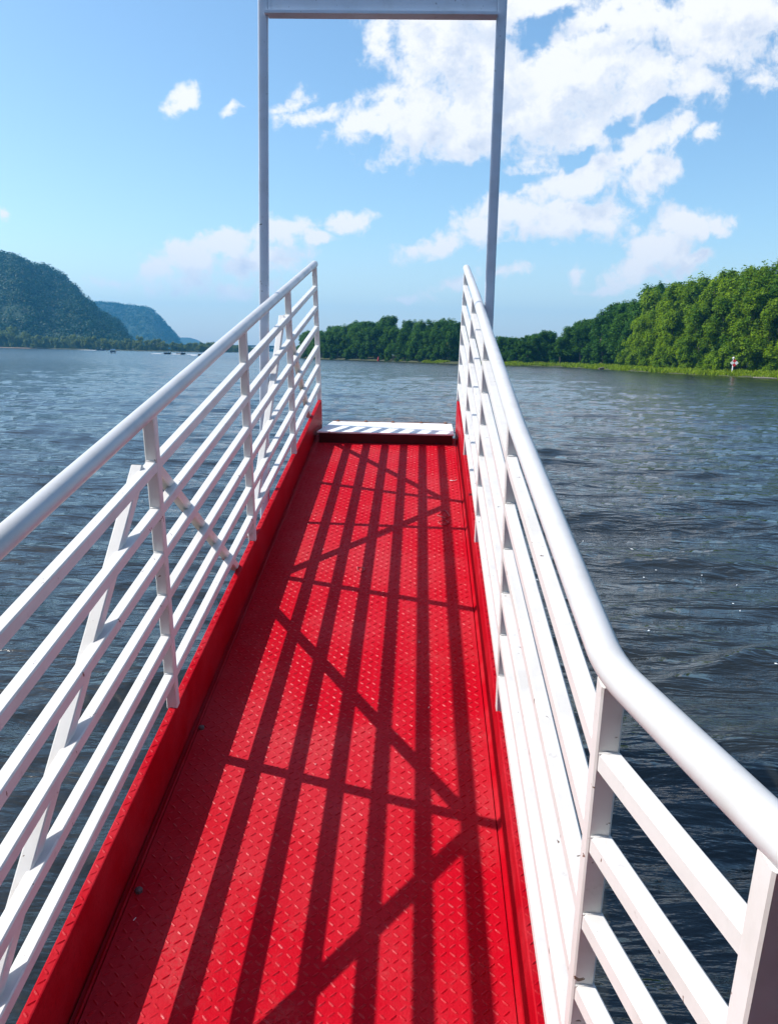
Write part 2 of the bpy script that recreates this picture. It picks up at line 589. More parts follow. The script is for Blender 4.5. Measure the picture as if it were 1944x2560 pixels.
def np_mesh(name, V, F, material, tone=None, smooth=False):
    me = bpy.data.meshes.new(name)
    V = np.ascontiguousarray(V, np.float32)
    F = np.ascontiguousarray(F, np.int32)
    nf, k_ = F.shape
    me.vertices.add(len(V))
    me.vertices.foreach_set('co', V.ravel())
    me.loops.add(nf * k_)
    me.loops.foreach_set('vertex_index', F.ravel())
    me.polygons.add(nf)
    me.polygons.foreach_set('loop_start', np.arange(0, nf * k_, k_, dtype=np.int32))
    me.polygons.foreach_set('loop_total', np.full(nf, k_, np.int32))
    if smooth:
        me.polygons.foreach_set('use_smooth', np.ones(nf, bool))
    me.update(calc_edges=True)
    if material:
        me.materials.append(material)
    if tone is not None:
        a = me.attributes.new('tone', 'FLOAT', 'FACE')
        a.data.foreach_set('value', np.ascontiguousarray(tone, np.float32))
    return me


def link(name, me, parent=None):
    o = bpy.data.objects.new(name, me)
    COL.objects.link(o)
    if parent:
        o.parent = parent
    return o


# ================================================================== WATER
def wave_height(X, Y):
    rs = np.random.default_rng(5)
    Z = np.zeros_like(X)
    for i in range(44):
        lam = 0.32 * (4.5 / 0.32) ** (rs.random() ** 1.25)
        ang = math.radians(97 + rs.normal(0, 17))
        amp = 0.0056 * lam ** 0.85 * (0.5 + rs.random())
        kx, ky = 2 * math.pi / lam * math.cos(ang), 2 * math.pi / lam * math.sin(ang)
        ph = kx * X + ky * Y + rs.random() * 6.283 + 0.6 * np.sin(0.35 * X / lam ** 0.5 + 0.27 * Y + i)
        s = np.sin(ph)
        Z += amp * (1.25 * np.exp(s - 1) * 2 - 0.9)
    return Z


na, ratio = 620, 1.0085
th = np.linspace(math.radians(90 - 52), math.radians(90 + 52), na)
rr = [1.2]
while rr[-1] < 420:
    rr.append(rr[-1] * ratio + 0.002)
rr = np.array(rr)
TH, RR = np.meshgrid(th, rr)
X = RR * np.cos(TH)
Y = RR * np.sin(TH) - 3.0
fade = (0.4 + 0.6 * np.clip((130 - RR) / 120, 0, 1)) * np.clip((420 - RR) / 200, 0, 1) * np.clip((RR - 1.2) / 1.5, 0, 1)
Zw = wave_height(X, Y) * fade
nr = len(rr)
V = np.stack([X, Y, Zw], -1).reshape(-1, 3)
ii, jj = np.meshgrid(np.arange(nr - 1), np.arange(na - 1), indexing='ij')
a0 = (ii * na + jj).ravel()
F = np.stack([a0 + 1, a0, a0 + na, a0 + na + 1], -1)
# the calm remainder: ring sectors behind, and out to the far reach
ext_v = [V]
ext_f = [F]
base = len(V)


def add_patch(r0, r1, t0, t1, nrr, ntt):
    global base
    t_, r_ = np.meshgrid(np.linspace(t0, t1, ntt), np.linspace(r0, r1, nrr))
    pv = np.stack([r_ * np.cos(t_), r_ * np.sin(t_) - 3.0, np.zeros_like(r_)], -1).reshape(-1, 3)
    i2, j2 = np.meshgrid(np.arange(nrr - 1), np.arange(ntt - 1), indexing='ij')
    a = (i2 * ntt + j2).ravel() + base
    ext_v.append(pv)
    ext_f.append(np.stack([a + 1, a, a + ntt, a + ntt + 1], -1))
    base += len(pv)


add_patch(rr[-1], 4500, th[0], th[-1], 40, 60)
add_patch(0.02, 4500, th[-1], th[0] + 2 * math.pi, 40, 60)
add_patch(0.02, 1.2, th[0], th[-1], 3, 20)
water = link('water', np_mesh('water', np.concatenate(ext_v), np.concatenate(ext_f), M['water'], smooth=True))
tag(water, kind='structure')

# ================================================================== GANGWAY
PITCH = math.asin(0.2066)
gw = empty('gangway', (0, 0, 2.0965))
gw.rotation_euler = (PITCH, 0, 0)
tag(gw, 'red diamond plate boat gangway with white pipe railings rising over the river', 'gangway')

Z6, DZ, ZR = 0.1253, 0.1383, 0.0091
TK = 0.0315
PD = 0.033


def xin(sg, y, z):
    if sg < 0:
        return -0.5 + (0.0251 - 0.0112 * y) * z + 0.0026 * y
    dx = np.interp(y, [-1.2, -0.02, 1.21, 2.42, 3.63], [0, -0.0125, -0.003, 0.009, 0.014])
    return 0.5 + (-0.0106 + 0.0016 * y) * z + 0.0015 * y + dx * z / 0.82


def rp(sg, y, z, off=TK / 2):
    """a point in the railing plane, off metres outside its inner face"""
    return Vector((xin(sg, y, z) + sg * off, y, z + (ZR if sg > 0 else 0)))


def sq(wd, ht, c=0.003):
    a, b = wd / 2, ht / 2
    return [(-a + c, -b), (a - c, -b), (a, -b + c), (a, b - c), (a - c, b), (-a + c, b), (-a, b - c), (-a, -b + c)]


def circ(r, n=20):
    return [(r * math.cos(2 * math.pi * i / n), r * math.sin(2 * math.pi * i / n)) for i in range(n)]


def lean(sg):
    return 0.0046 if sg < 0 else 0.0851


def ypost(sg, i):
    if sg < 0:
        return -0.0105 if i == 0 else i * 1.2145
    return [0.0208, 1.2511, 2.462, 3.673][i] if i >= 0 else -1.2143


FL = {1: Vector((0.20684, -0.96483, 0.16225)), -1: Vector((-0.20684, -0.96483, 0.16225))}
for sg in (-1, 1):
    HZ = 0.957 if sg < 0 else 0.929
    rail_root = empty('railing', (0, 0, 0), gw)
    yb = ypost(sg, -1)
    yend = ypost(sg, 3) + lean(sg) * 0.9 + 0.02
    # handrail: straight pipe, a swept bend, then the level flared end
    hb = yb + lean(sg) * HZ + 0.03
    pts = [rp(sg, y, HZ) for y in (yend + 0.012, 2.42, 1.21, 0.0, hb + 0.16)]
    bend0, bendm = rp(sg, hb + 0.06, HZ), rp(sg, hb, HZ)
    bend1 = bendm + FL[sg] * 0.06
    for i in range(1, 9):
        t = i / 9
        pts.append(bend0 * (1 - t) ** 2 + bendm * 2 * t * (1 - t) + bend1 * t * t)
    pts += [bend1, bendm + FL[sg] * 0.5]
    h = MB()
    h.sweep(pts, circ(0.0235, 28))
    # domed end cap
    e0 = pts[0]
    dirn = (pts[0] - pts[1]).normalized()
    h.tube([e0, e0 + dirn * 0.005, e0 + dirn * 0.0075], [0.0234, 0.019, 0.008], 20)
    h.build('handrail', M['pipe'], rail_root, smooth=30)
    # six square rails
    for kx in range(6):
        z = Z6 + DZ * kx - TK / 2
        yk = yb + lean(sg) * z + TK / 2
        q = [rp(sg, y, z) for y in (ypost(sg, 3) + lean(sg) * z + TK / 2, 2.42, 1.21, 0.0)]
        c0 = rp(sg, yk, z)
        q += [c0, c0 + FL[sg] * 0.360]
        mb = MB()
        mb.sweep(q, sq(TK - 0.0016, TK))
        mb.build('rail', M['white'], rail_root)
    # posts
    for i in (-1, 0, 1, 2, 3):
        y0 = ypost(sg, i) + PD / 2
        mb = MB()
        mb.sweep([rp(sg, y0, -0.004), rp(sg, y0 + lean(sg) * 0.45, 0.45), rp(sg, y0 + lean(sg) * HZ, HZ - 0.012)],
                 sq(TK + 0.0012, PD), upv=(0, 1, 0))
        # weld fillets where each rail meets the post
        for kx in range(6):
            z = Z6 + DZ * kx
            pz = rp(sg, y0 + lean(sg) * z - PD / 2 - 0.001, z)
            mb.tube([pz + Vector((-0.0125, 0, 0.0012)), pz + Vector((0, 0.0005, 0.0022)), pz + Vector((0.0125, 0, 0.0010))], [0.0020, 0.0030, 0.0022], 6)
        mb.build('post', M['white'], rail_root)
    p_end = rp(sg, yb + TK / 2, 0) + FL[sg] * 0.362
    p_top = rp(sg, yb + TK / 2 + lean(sg) * HZ, HZ - 0.012) + FL[sg] * 0.362
    mb = MB()
    mb.sweep([p_end + (p_end - p_top) * 0.15, p_top], sq(TK + 0.006, PD + 0.004), upv=(0, 1, 0))
    mb.build('post', M['white'], rail_root)
    # inverted V braces
    for ya, za, ybt, zb in () if sg > 0 else ((-0.055, 0.815, -1.21, 0.02), (0.045, 0.795, 0.965, -0.006), (2.345, 0.815, 1.265, -0.006), (2.47, 0.795, 3.24, -0.006)):
        mb = MB()
        OB = TK / 2 + 0.0195
        mb.sweep([rp(sg, ya, za, OB), rp(sg, (ya + ybt) / 2, (za + zb) / 2, OB), rp(sg, ybt, zb, OB)], sq(TK, TK), upv=(1, 0, 0))
        mb.build('brace', M['brace'] if ybt > 1.5 or ya > 0 and ya < 1 else M['white'], rail_root)


# diamond plate lugs -----------------------------------------------------------
def lugs(mb, O, U, W, nu, nv, cell, L=0.0225, wd=0.0062, hgt=0.0019, flip=False):
    """raised bars in alternating diagonals on the plane O + i*U + j*W"""
    Nn = U.cross(W).normalized() * (-1 if flip else 1)
    vs, fs = [], []
    rj = random.Random(nu * 7 + nv)
    h0 = hgt
    for i in range(nu):
        for j in range(nv):
            hgt = h0 * rj.uniform(0.55, 1.25)
            c_ = O + U * ((i + 0.5 + rj.uniform(-.05, .05)) * cell) + W * ((j + 0.5 + rj.uniform(-.05, .05)) * cell)
            s_ = 1 if (i + j) % 2 else -1
            d_ = (U * s_ * 1.15 + W).normalized()
            e_ = (W * -s_ + U).normalized() if False else Nn.cross(d_).normalized()
            hl, hw = L / 2, wd / 2
            b = len(vs)
            vs += [c_ - d_ * hl, c_ - d_ * hl * .5 + e_ * hw, c_ + d_ * hl * .5 + e_ * hw, c_ + d_ * hl, c_ + d_ * hl * .5 - e_ * hw, c_ - d_ * hl * .5 - e_ * hw,
                   c_ - d_ * hl * .55 + Nn * hgt, c_ + d_ * hl * .55 + Nn * hgt]
            q = [(0, 6, 1), (1, 6, 7, 2), (2, 7, 3), (3, 7, 4), (4, 7, 6, 5), (5, 6, 0)]
            fs += [tuple(x + b for x in f) for f in q]
    mb.poly(vs, fs)


ZD = -0.170
deck = MB()
deck.box((-0.498, -1.25, ZD - 0.03), (0.498, 3.36, ZD - 0.008))
deck.box((-0.474, -1.24, ZD - 0.0075), (0.487, 3.30, ZD))
lugs(deck, Vector((-0.466, -1.0, ZD + 0.0001)), Vector((1, 0, 0)), Vector((0, 1, 0)), 41, 181, 0.0230)
dp = deck.build('deck_plate', M['red'], gw)
dp.data.materials.append(M['bar'])
dp.data.polygons.foreach_set('material_index', [0] * 12 + [1] * (len(dp.data.polygons) - 12))
mb = MB()
mb.box((-0.75, -2.75, ZD - 0.06), (0.75, -1.255, ZD - 0.012))
mb.build('landing_plate', M['red'], gw)
# loose flakes, a bolt and a paint blister on the deck
for bx_, by_ in ((-0.466, 0.105), (-0.458, -0.55)):
    mb = MB()
    mb.tube([(bx_, by_, ZD), (bx_, by_, ZD + 0.007), (bx_, by_, ZD + 0.010)], [0.011, 0.010, 0.005], 7)
    mb.build('bolt', M['darkbolt'], gw)
mb = MB()
rs = random.Random(4)
for cx_, cy_, rad, n_ in ((0.385, 1.97, 0.035, 9), (0.38, 1.86, 0.028, 6), (-0.02, 1.29, 0.022, 5)):
    mb = MB()
    prev = None
    for i in range(n_):
        a = i / n_ * 6.28
        p0 = Vector((cx_ + rad * rs.uniform(.6, 1.2) * math.cos(a), cy_ + rad * 1.5 * rs.uniform(.6, 1.2) * math.sin(a), ZD + rs.uniform(0.0005, 0.003)))
        if prev is None:
            ring = []
        prev = p0
        ring.append(p0)
    mb.tube(ring + [ring[0]], [rs.uniform(0.002, 0.006) for _ in range(n_ + 1)], 6)
    mb.build('paint_blister', M['scrap'], gw)
mb = MB()
sp_ = [(0.43, 2.49, ZD + 0.004), (0.445, 2.482, ZD + 0.006), (0.46, 2.488, ZD + 0.005), (0.472, 2.50, ZD + 0.006)]
mb.tube(sp_, 0.0025, 6)
for i in range(7):
    x_, y_ = rs.uniform(-0.45, 0.46), rs.uniform(-0.8, 2.8)
    a = rs.uniform(0, 6.28)
    l_ = rs.uniform(0.004, 0.010)
    fl = MB()
    fl.tube([(x_, y_, ZD + 0.003), (x_ + l_ * math.cos(a), y_ + l_ * math.sin(a), ZD + 0.004)], [0.0012, 0.0008], 5)
    fl.build('paint_flake', M['tread'], gw)
mb.build('paint_flake', M['tread'], gw)

for sg in (-1, 1):
    zt = ZR if sg > 0 else 0.0
    mb = MB()
    c = 0.004
    wk = 0.026
    sec = lambda y: [(xin(sg, y, 0), -0.33), (xin(sg, y, 0) + sg * wk, -0.33), (xin(sg, y, 0) + sg * wk, zt - c), (xin(sg, y, 0) + sg * (wk - c), zt),
                     (xin(sg, y, 0) + sg * c, zt), (xin(sg, y, 0) + sg * c * .3, zt - c * .3), (xin(sg, y, 0), zt - c)]
    ys = [-1.26, 0, 1.2, 2.4, 3.665]
    b = 0
    vs, fs = [], []
    for y in ys:
        vs += [Vector((x_, y, z_)) for x_, z_ in sec(y)]
    n = 7
    for i in range(len(ys) - 1):
        for j in range(n):
            fs.append((i * n + j, i * n + (j + 1) % n, (i + 1) * n + (j + 1) % n, (i + 1) * n + j))
    fs.append(tuple(range(n)))
    fs.append(tuple((len(ys) - 1) * n + j for j in reversed(range(n))))
    if sg > 0:
        fs = [tuple(reversed(f)) for f in fs]
    mb.poly(vs, fs)
    x0 = xin(sg, 1.2, 0)
    cell = 0.0230
    # one row of bars along the top, five down the inner face
    dy = (xin(sg, 3.6, 0) - xin(sg, -1.1, 0)) / 4.7
    Wd = Vector((dy, 1, 0)).normalized()
    xo = xin(sg, -1.1, 0)
    lugs(mb, Vector((min(xo + sg * 0.0015, xo + sg * (0.0015 + cell)), -1.1, zt + 0.0001)), Vector((1, 0, 0)), Wd, 1, 205, cell, L=0.021)
    lugs(mb, Vector((xo - sg * 0.0001, -1.1, zt - 0.006 - 6 * cell)), Vector((0, 0, 1)), Wd, 6, 205, cell, flip=(sg > 0))
    kb = mb.build('kerb', M['kerb'], gw)
    # angle strip that closes the seam between kerb and deck
    mb = MB()
    xa = xin(sg, 1.2, 0)
    if sg > 0:
        prof = [(-0.0125, -0.011), (0.004, -0.011), (0.004, 0.012), (0.001, 0.012)]
        mb.sweep([(0.4975, -1.2, ZD), (0.5, 1.2, ZD), (0.502, 3.3, ZD)], [(a_, b_) for a_, b_ in prof])
        mb.build('seam_strip', M['kerb'], gw)
    else:
        mb.sweep([(-0.483, -1.2, ZD - 0.006), (-0.481, 1.2, ZD - 0.006), (-0.477, 3.3, ZD - 0.006)], circ(0.0065, 8))
        mb.build('weld_seam', M['kerb'], gw)

# level end flap hinged on the tip of the gangway
TS = -0.2066


def zflap(y):
    return -0.088 + TS * (y - 3.16)


step = MB()
outl = [(-0.462, 3.155), (0.474, 3.18), (0.488, 3.96), (-0.440, 3.94)]
n = 4
step.poly([Vector((x_, y_, zflap(y_))) for x_, y_ in outl] + [Vector((x_, y_, zflap(y_) - 0.010)) for x_, y_ in outl],
          [tuple(range(n)), tuple(reversed(range(n, 2 * n)))] + [(i, i + n, (i + 1) % n + n, (i + 1) % n) for i in range(n)])
st = step.build('end_flap', M['tread'], gw)
inn = [(-0.452, 3.163), (0.466, 3.188), (0.466, 3.40), (-0.446, 3.38)]
mb = MB()
mb.poly([Vector((x_, y_, zflap(y_) - 0.0102)) for x_, y_ in inn] + [Vector((x_, y_, ZD - 0.003)) for x_, y_ in inn],
        [tuple(range(n)), tuple(reversed(range(n, 2 * n)))] + [(i, i + n, (i + 1) % n + n, (i + 1) % n) for i in range(n)])
mb.build('hinge_box', M['riser'], st)
for x_ in (-0.40, -0.18, 0.03, 0.25, 0.44):
    mb = MB()
    yy = 3.925 + 0.02 * (x_ + 0.44) / 0.93
    mb.tube([(x_, yy, zflap(yy) - 0.004), (x_, yy, zflap(yy) + 0.008), (x_, yy, zflap(yy) + 0.012)], [0.016, 0.014, 0.007], 8)
    mb.build('bolt', M['rust'], st)
mb = MB()
mb.sweep([(-0.438, 3.944, zflap(3.944) - 0.002), (0.486, 3.964, zflap(3.964) - 0.002)], sq(0.012, 0.012, 0.002))
mb.build('edge_bar', M['rust'], st)

# lifting arch ------------------------------------------------------------------
AL = 0.242


def rsq(wd, ht, r, n=5):
    o = []
    for cx_, cy_, a0_ in ((wd / 2 - r, ht / 2 - r, 0), (-wd / 2 + r, ht / 2 - r, 90), (-wd / 2 + r, -ht / 2 + r, 180), (wd / 2 - r, -ht / 2 + r, 270)):
        for i in range(n):
            a = R(a0_ + 90 * i / (n - 1))
            o.append((cx_ + r * math.cos(a), cy_ + r * math.sin(a)))
    return o


ay = lambda z: 1.8575 + AL * z
for sg in (-1, 1):
    mb = MB()
    xa = -0.573 if sg < 0 else 0.569
    mb.sweep([(xa, ay(-0.30), -0.30), (xa, ay(1.2), 1.2), (xa, ay(2.72), 2.72)], rsq(0.048, 0.030, 0.008), upv=(0, 1, 0))
    po = mb.build('arch_post', M['arch'], gw, smooth=30)
    mb = MB()
    xi = sg * 0.5285
    xe = xa - sg * 0.027
    mb.box((min(xi, xe), ay(-0.2) - 0.05, -0.25), (max(xi, xe), ay(-0.2) + 0.05, -0.12))
    mb.build('bracket', M['kerb'], po)
T = Matrix.Rotation(-math.atan(AL), 4, 'X')
T.translation = (0, ay(2.245), 2.245)
mb = MB()
mb.box((-0.5485, -0.010, 0.0005), (0.5455, 0.012, 0.50), T)
bm_ = mb.build('arch_beam', M['arch'], gw)
mb = MB()
mb.box((-0.560, -0.040, -0.0125), (0.549, -0.0160, 0.0), T)
mb.box((-0.5485, -0.0158, -0.0125), (0.5455, 0.024, 0.0), T)
mb.build('flange', M['arch'], bm_)
for xs in (-0.5475, 0.5325):
    mb = MB()
    mb.box((xs, -0.0128, 0.0008), (xs + 0.012, -0.0102, 0.49), T)
    mb.build('cleat', M['arch'], bm_)

# unseen boat added behind the viewer to cut the sky light from there
rbt = empty('light_blocking_boat', (0, 0, 0))
tag(rbt, 'unseen cream boat added at the gangway foot to block sky light from behind', 'boat')
mb = MB()
mb.poly([(-3.4, -12, 1.26), (-3.4, -4.6, 1.26), (-2.3, -2.75, 1.26), (2.3, -2.75, 1.26), (3.4, -4.6, 1.26), (3.4, -12, 1.26),
         (-3.2, -12, -0.5), (-3.2, -4.8, -0.5), (-2.0, -3.1, -0.5), (2.0, -3.1, -0.5), (3.2, -4.8, -0.5), (3.2, -12, -0.5)],
        [(5, 4, 3, 2, 1, 0), (6, 7, 8, 9, 10, 11), (0, 1, 7, 6), (1, 2, 8, 7), (2, 3, 9, 8), (3, 4, 10, 9), (4, 5, 11, 10), (5, 0, 6, 11)])
mb.build('hull', M['riser'], rbt)
mb = MB()
mb.box((-2.9, -11.5, 1.262), (2.9, -4.30, 3.95))
cw = mb.build('cabin', M['boatwhite'], rbt)
for x_ in (-2.2, -1.2, 1.2, 2.2):
    mb = MB()
    mb.box((x_ - 0.4, -4.297, 2.2), (x_ + 0.4, -4.27, 3.3))
    mb.build('window', M['black'], cw)
mb = MB()
mb.box((-0.55, -4.297, 1.3), (0.55, -4.26, 3.4))
mb.build('door', M['navy'], cw)
mb = MB()
mb.box((-3.6, -12, 3.952), (3.6, -2.75, 4.15))
mb.build('upper_deck', M['boatwhite'], rbt)
mb = MB()
mb.box((-2.6, -11, 4.152), (2.6, -5.0, 6.7))
mb.build('pilothouse', M['boatwhite'], rbt)
mb = MB()
mb.box((-3.1, -11.5, 6.702), (3.1, -3.6, 6.85))
mb.build('roof', M['navy'], rbt)

# ================================================================== LAND
SHORE = [(150, 30), (98, 95), (80, 122), (66, 148), (64.5, 160), (57, 177), (53, 202), (50.5, 215), (48, 236), (46, 254), (37, 257), (28, 259), (20, 267), (13, 273.5),
         (6, 283), (-5, 300), (-17, 321), (-30, 330), (-42, 336), (-56, 372), (-66, 430), (-70, 520)]


def smooth_poly(P, it=2):
    P = np.array(P, float)
    for _ in range(it):
        a = 0.75 * P[:-1] + 0.25 * P[1:]
        b_ = 0.25 * P[:-1] + 0.75 * P[1:]
        Q = np.empty((2 * len(a), 2))
        Q[0::2], Q[1::2] = a, b_
        P = np.vstack([P[:1], Q, P[-1:]])
    return P


sh = smooth_poly(SHORE)
seg = np.linalg.norm(np.diff(sh, axis=0), axis=1)
cum = np.r_[0, np.cumsum(seg)]
LEN = cum[-1]


def shore_at(s, off):
    x_ = np.interp(s, cum, sh[:, 0])
    y_ = np.interp(s, cum, sh[:, 1])
    e = 4.0
    dx = np.interp(min(s + e, LEN), cum, sh[:, 0]) - np.interp(max(s - e, 0), cum, sh[:, 0])
    dy_ = np.interp(min(s + e, LEN), cum, sh[:, 1]) - np.interp(max(s - e, 0), cum, sh[:, 1])
    L_ = math.hypot(dx, dy_)
    nx, ny = dy_ / L_, -dx / L_          # towards the land (right of travel)
    return x_ + nx * off, y_ + ny * off


def bank_z(off, s=0):
    return float(np.interp(off, [-3, 0, 1.2, 5, 14, 60, 200], [-0.6, -0.02, 0.38, 0.75, 1.2, 1.9, 2.6]))


ss = np.arange(0, LEN, 3.0)
offs = [-3, -0.6, 0, 0.6, 1.2, 3, 5, 9, 14, 30, 60, 110]
rb = np.random.default_rng(2)
VB = []
for s_ in ss:
    jit = 0.5 * math.sin(s_ * 0.31) + 0.5 * math.sin(s_ * 0.83 + 1) + rb.normal(0, 0.15)
    for o_ in offs:
        x_, y_ = shore_at(s_, o_ + jit * (1 if o_ < 3 else 0.3))
        VB.append((x_, y_, bank_z(o_) + (rb.normal(0, 0.08) if o_ > 1 else 0)))
no = len(offs)
FB = [(i * no + j, (i + 1) * no + j, (i + 1) * no + j + 1, i * no + j + 1) for i in range(len(ss) - 1) for j in range(no - 1)]
bank = link('riverbank', np_mesh('riverbank', np.array(VB), np.array(FB), M['soil'], smooth=True))
tag(bank, kind='structure')

# grass and reeds along the bank ------------------------------------------------


def blades(P, Hh, W_, seed):
    rs_ = np.random.default_rng(seed)
    n_ = len(P)
    a = rs_.random(n_) * 6.283
    s_ = np.stack([np.cos(a), np.sin(a), np.zeros(n_)], -1) * (W_ / 2)[:, None]
    b = rs_.random(n_) * 6.283
    lean_ = np.stack([np.cos(b), np.sin(b), np.zeros(n_)], -1) * (Hh * rs_.uniform(0.05, 0.55, n_))[:, None]
    top = P + lean_ + np.array([0, 0, 1]) * Hh[:, None]
    mid = P + lean_ * 0.35 + np.array([0, 0, 0.6]) * Hh[:, None]
    V_ = np.stack([P - s_, P + s_, mid + s_ * 0.9, top + s_ * 0.12, top - s_ * 0.12, mid - s_ * 0.9], 1).reshape(-1, 3)
    i0 = np.arange(n_) * 6
    F_ = np.concatenate([np.stack([i0, i0 + 1, i0 + 2, i0 + 5], -1), np.stack([i0 + 5, i0 + 2, i0 + 3, i0 + 4], -1)])
    t_ = rs_.random(n_)
    return V_, F_, np.concatenate([t_, t_])


gp, ghh = [], []
rg_ = np.random.default_rng(8)
s_lo, s_hi = 50, 330
for _ in range(26000):
    s_ = rg_.uniform(s_lo, s_hi)
    xx_, yy_ = shore_at(s_, 0)
    wide = 7.0 if s_ < 190 else (9.0 if s_ < 275 else 3.0)
    o_ = 0.25 + wide * rg_.random() ** 1.3
    if s_ > 285 and math.sin(s_ * 0.21) < 0.1:
        continue
    x_, y_ = shore_at(s_, o_)
    clump = 0.6 + 0.5 * math.sin(x_ * 0.9 + 1.3 * math.sin(y_ * 0.5)) * math.sin(y_ * 0.7)
    gp.append((x_, y_, bank_z(o_) - 0.05))
    ghh.append((0.35 + 0.55 * rg_.random()) * (0.6 + 0.6 * clump) * (1.25 if s_ < 120 else 0.9))
gp, ghh = np.array(gp), np.array(ghh)
Vg, Fg, tg = blades(gp, ghh, ghh * 0.30 + 0.06, 3)
grass = link('bank_grass', np_mesh('bank_grass', Vg, Fg, M['grass'], tg))
tag(grass, kind='stuff')


# ------------------------------------------------------------------ trees
def leaf_cloud(centres, radii, per, size, seed, flat=0.75, droop=0.0):
    rs_ = np.random.default_rng(seed)
    Vv, Ff, Tt = [], [], []
    base_ = 0
    for c_, r_ in zip(centres, radii):
        n_ = max(8, int(per * (r_ / np.mean(radii)) ** 2))
        dirs = rs_.normal(0, 1, (n_, 3))
        dirs /= np.linalg.norm(dirs, axis=1)[:, None]
        rad = r_ * rs_.random(n_) ** 0.42
        p = c_ + dirs * rad[:, None] * np.array([1, 1, flat])
        p[:, 2] -= droop * r_ * (np.linalg.norm(dirs[:, :2], axis=1) * rad / r_) ** 2
        nn = dirs * 1.0 + rs_.normal(0, 0.45, (n_, 3)) + np.array([0, 0, 0.45])
        nn /= np.linalg.norm(nn, axis=1)[:, None]
        ref = rs_.normal(0, 1, (n_, 3))
        t1 = np.cross(nn, ref)
        t1 /= np.linalg.norm(t1, axis=1)[:, None]
        t2 = np.cross(nn, t1)
        a = size * rs_.uniform(0.6, 1.25, n_)
        b = a * rs_.uniform(0.5, 0.8, n_)
        q = np.stack([p - t1 * a[:, None], p + t2 * b[:, None] * .8, p + t1 * a[:, None], p - t2 * b[:, None] * .8], 1)
        Vv.append(q.reshape(-1, 3))
        i0 = np.arange(n_) * 4 + base_
        Ff.append(np.stack([i0, i0 + 1, i0 + 2, i0 + 3], -1))
        Tt.append(np.clip(rs_.normal(rs_.uniform(0.1, 0.85), 0.16, n_), 0, 1))
        base_ += n_ * 4
    return np.concatenate(Vv), np.concatenate(Ff), np.concatenate(Tt)


def make_tree(seed, H=20.0, wide=0.30, low=0.12, ncl=76, per=125, size=0.34, cl=0.072, lobes=4):
    rs_ = np.random.default_rng(seed)
    # the crown as a few overlapping lobes, each carrying leaf clumps
    lob = []
    for i in range(lobes):
        a = i * 2.4 + rs_.uniform(0, 1)
        f_ = i / max(1, lobes - 1)
        zc = H * (low + 0.18 + (0.86 - low - 0.18) * f_)
        off = H * wide * 0.5 * (1 - 0.55 * f_) * rs_.uniform(0.4, 1.0)
        lob.append((np.array([off * math.cos(a), off * math.sin(a), zc]), H * wide * (0.75 - 0.28 * f_) * rs_.uniform(0.85, 1.15), H * 0.20 * rs_.uniform(0.85, 1.15)))
    cs, rs2 = [], []
    while len(cs) < ncl:
        L_ = lob[rs_.integers(0, lobes)]
        d_ = rs_.normal(0, 1, 3)
        d_ /= np.linalg.norm(d_)
        rr_ = rs_.uniform(0.55, 1.0)
        c_ = L_[0] + d_ * rr_ * np.array([L_[1], L_[1], L_[2]])
        if c_[2] < H * low or c_[2] > H * 0.955:
            continue
        cs.append(c_)
        rs2.append(H * cl * rs_.uniform(0.6, 1.3))
    cs.append(np.array([rs_.normal(0, 0.3), rs_.normal(0, 0.3), H * 0.94]))
    rs2.append(H * cl * 0.8)
    V_, F_, T_ = leaf_cloud(cs, rs2, per, size, seed + 100, 1.05, 0.75)
    crown = np_mesh('crown', V_, F_, M['leaf'], T_)
    tb = MB()
    bend = [Vector((0, 0, -0.6))]
    for i in range(1, 6):
        bend.append(Vector((rs_.normal(0, 0.14) * i, rs_.normal(0, 0.14) * i, H * 0.16 * i)))
    r0 = H * 0.0175
    tb.tube(bend, [r0 * 1.25, r0, r0 * .85, r0 * .65, r0 * .42, r0 * .18], 8)
    order = rs_.permutation(len(cs))[:9]
    for q in order:
        e = Vector(cs[q])
        zi = max(0.12 * H, min(e.z * 0.62, 0.62 * H))
        fi = zi / (H * 0.16)
        i0 = min(4, int(fi))
        st_ = bend[i0].lerp(bend[i0 + 1], fi - i0)
        mid = st_.lerp(e, 0.5) + Vector((0, 0, -0.03 * H))
        tb.tube([st_, mid, e], [r0 * .42, r0 * .28, r0 * .08], 6)
    return crown, tb.mesh('trunk', M['bark'])


PROTO = [make_tree(31, wide=0.30), make_tree(32, wide=0.26, low=0.16, lobes=5), make_tree(33, wide=0.34, low=0.10), make_tree(34, wide=0.24, low=0.2, lobes=5, ncl=60),
         make_tree(35, wide=0.31, low=0.08, lobes=5, ncl=80), make_tree(36, wide=0.28, low=0.14, lobes=3)]


def remat(me, mt_, name):
    c_ = me.copy()
    c_.name = name
    c_.materials.clear()
    c_.materials.append(mt_)
    return c_


PROTO_D = [(remat(c_, M['leaf_dark'], 'crown'), t_) for c_, t_ in PROTO]
FARC = [make_tree(41 + i, H=20, wide=0.42, low=0.02, ncl=46, per=42, size=0.75, cl=0.11, lobes=3) for i in range(4)]
FARC = [(remat(c_, M['leaf_flood'], 'crown'), t_) for c_, t_ in FARC]

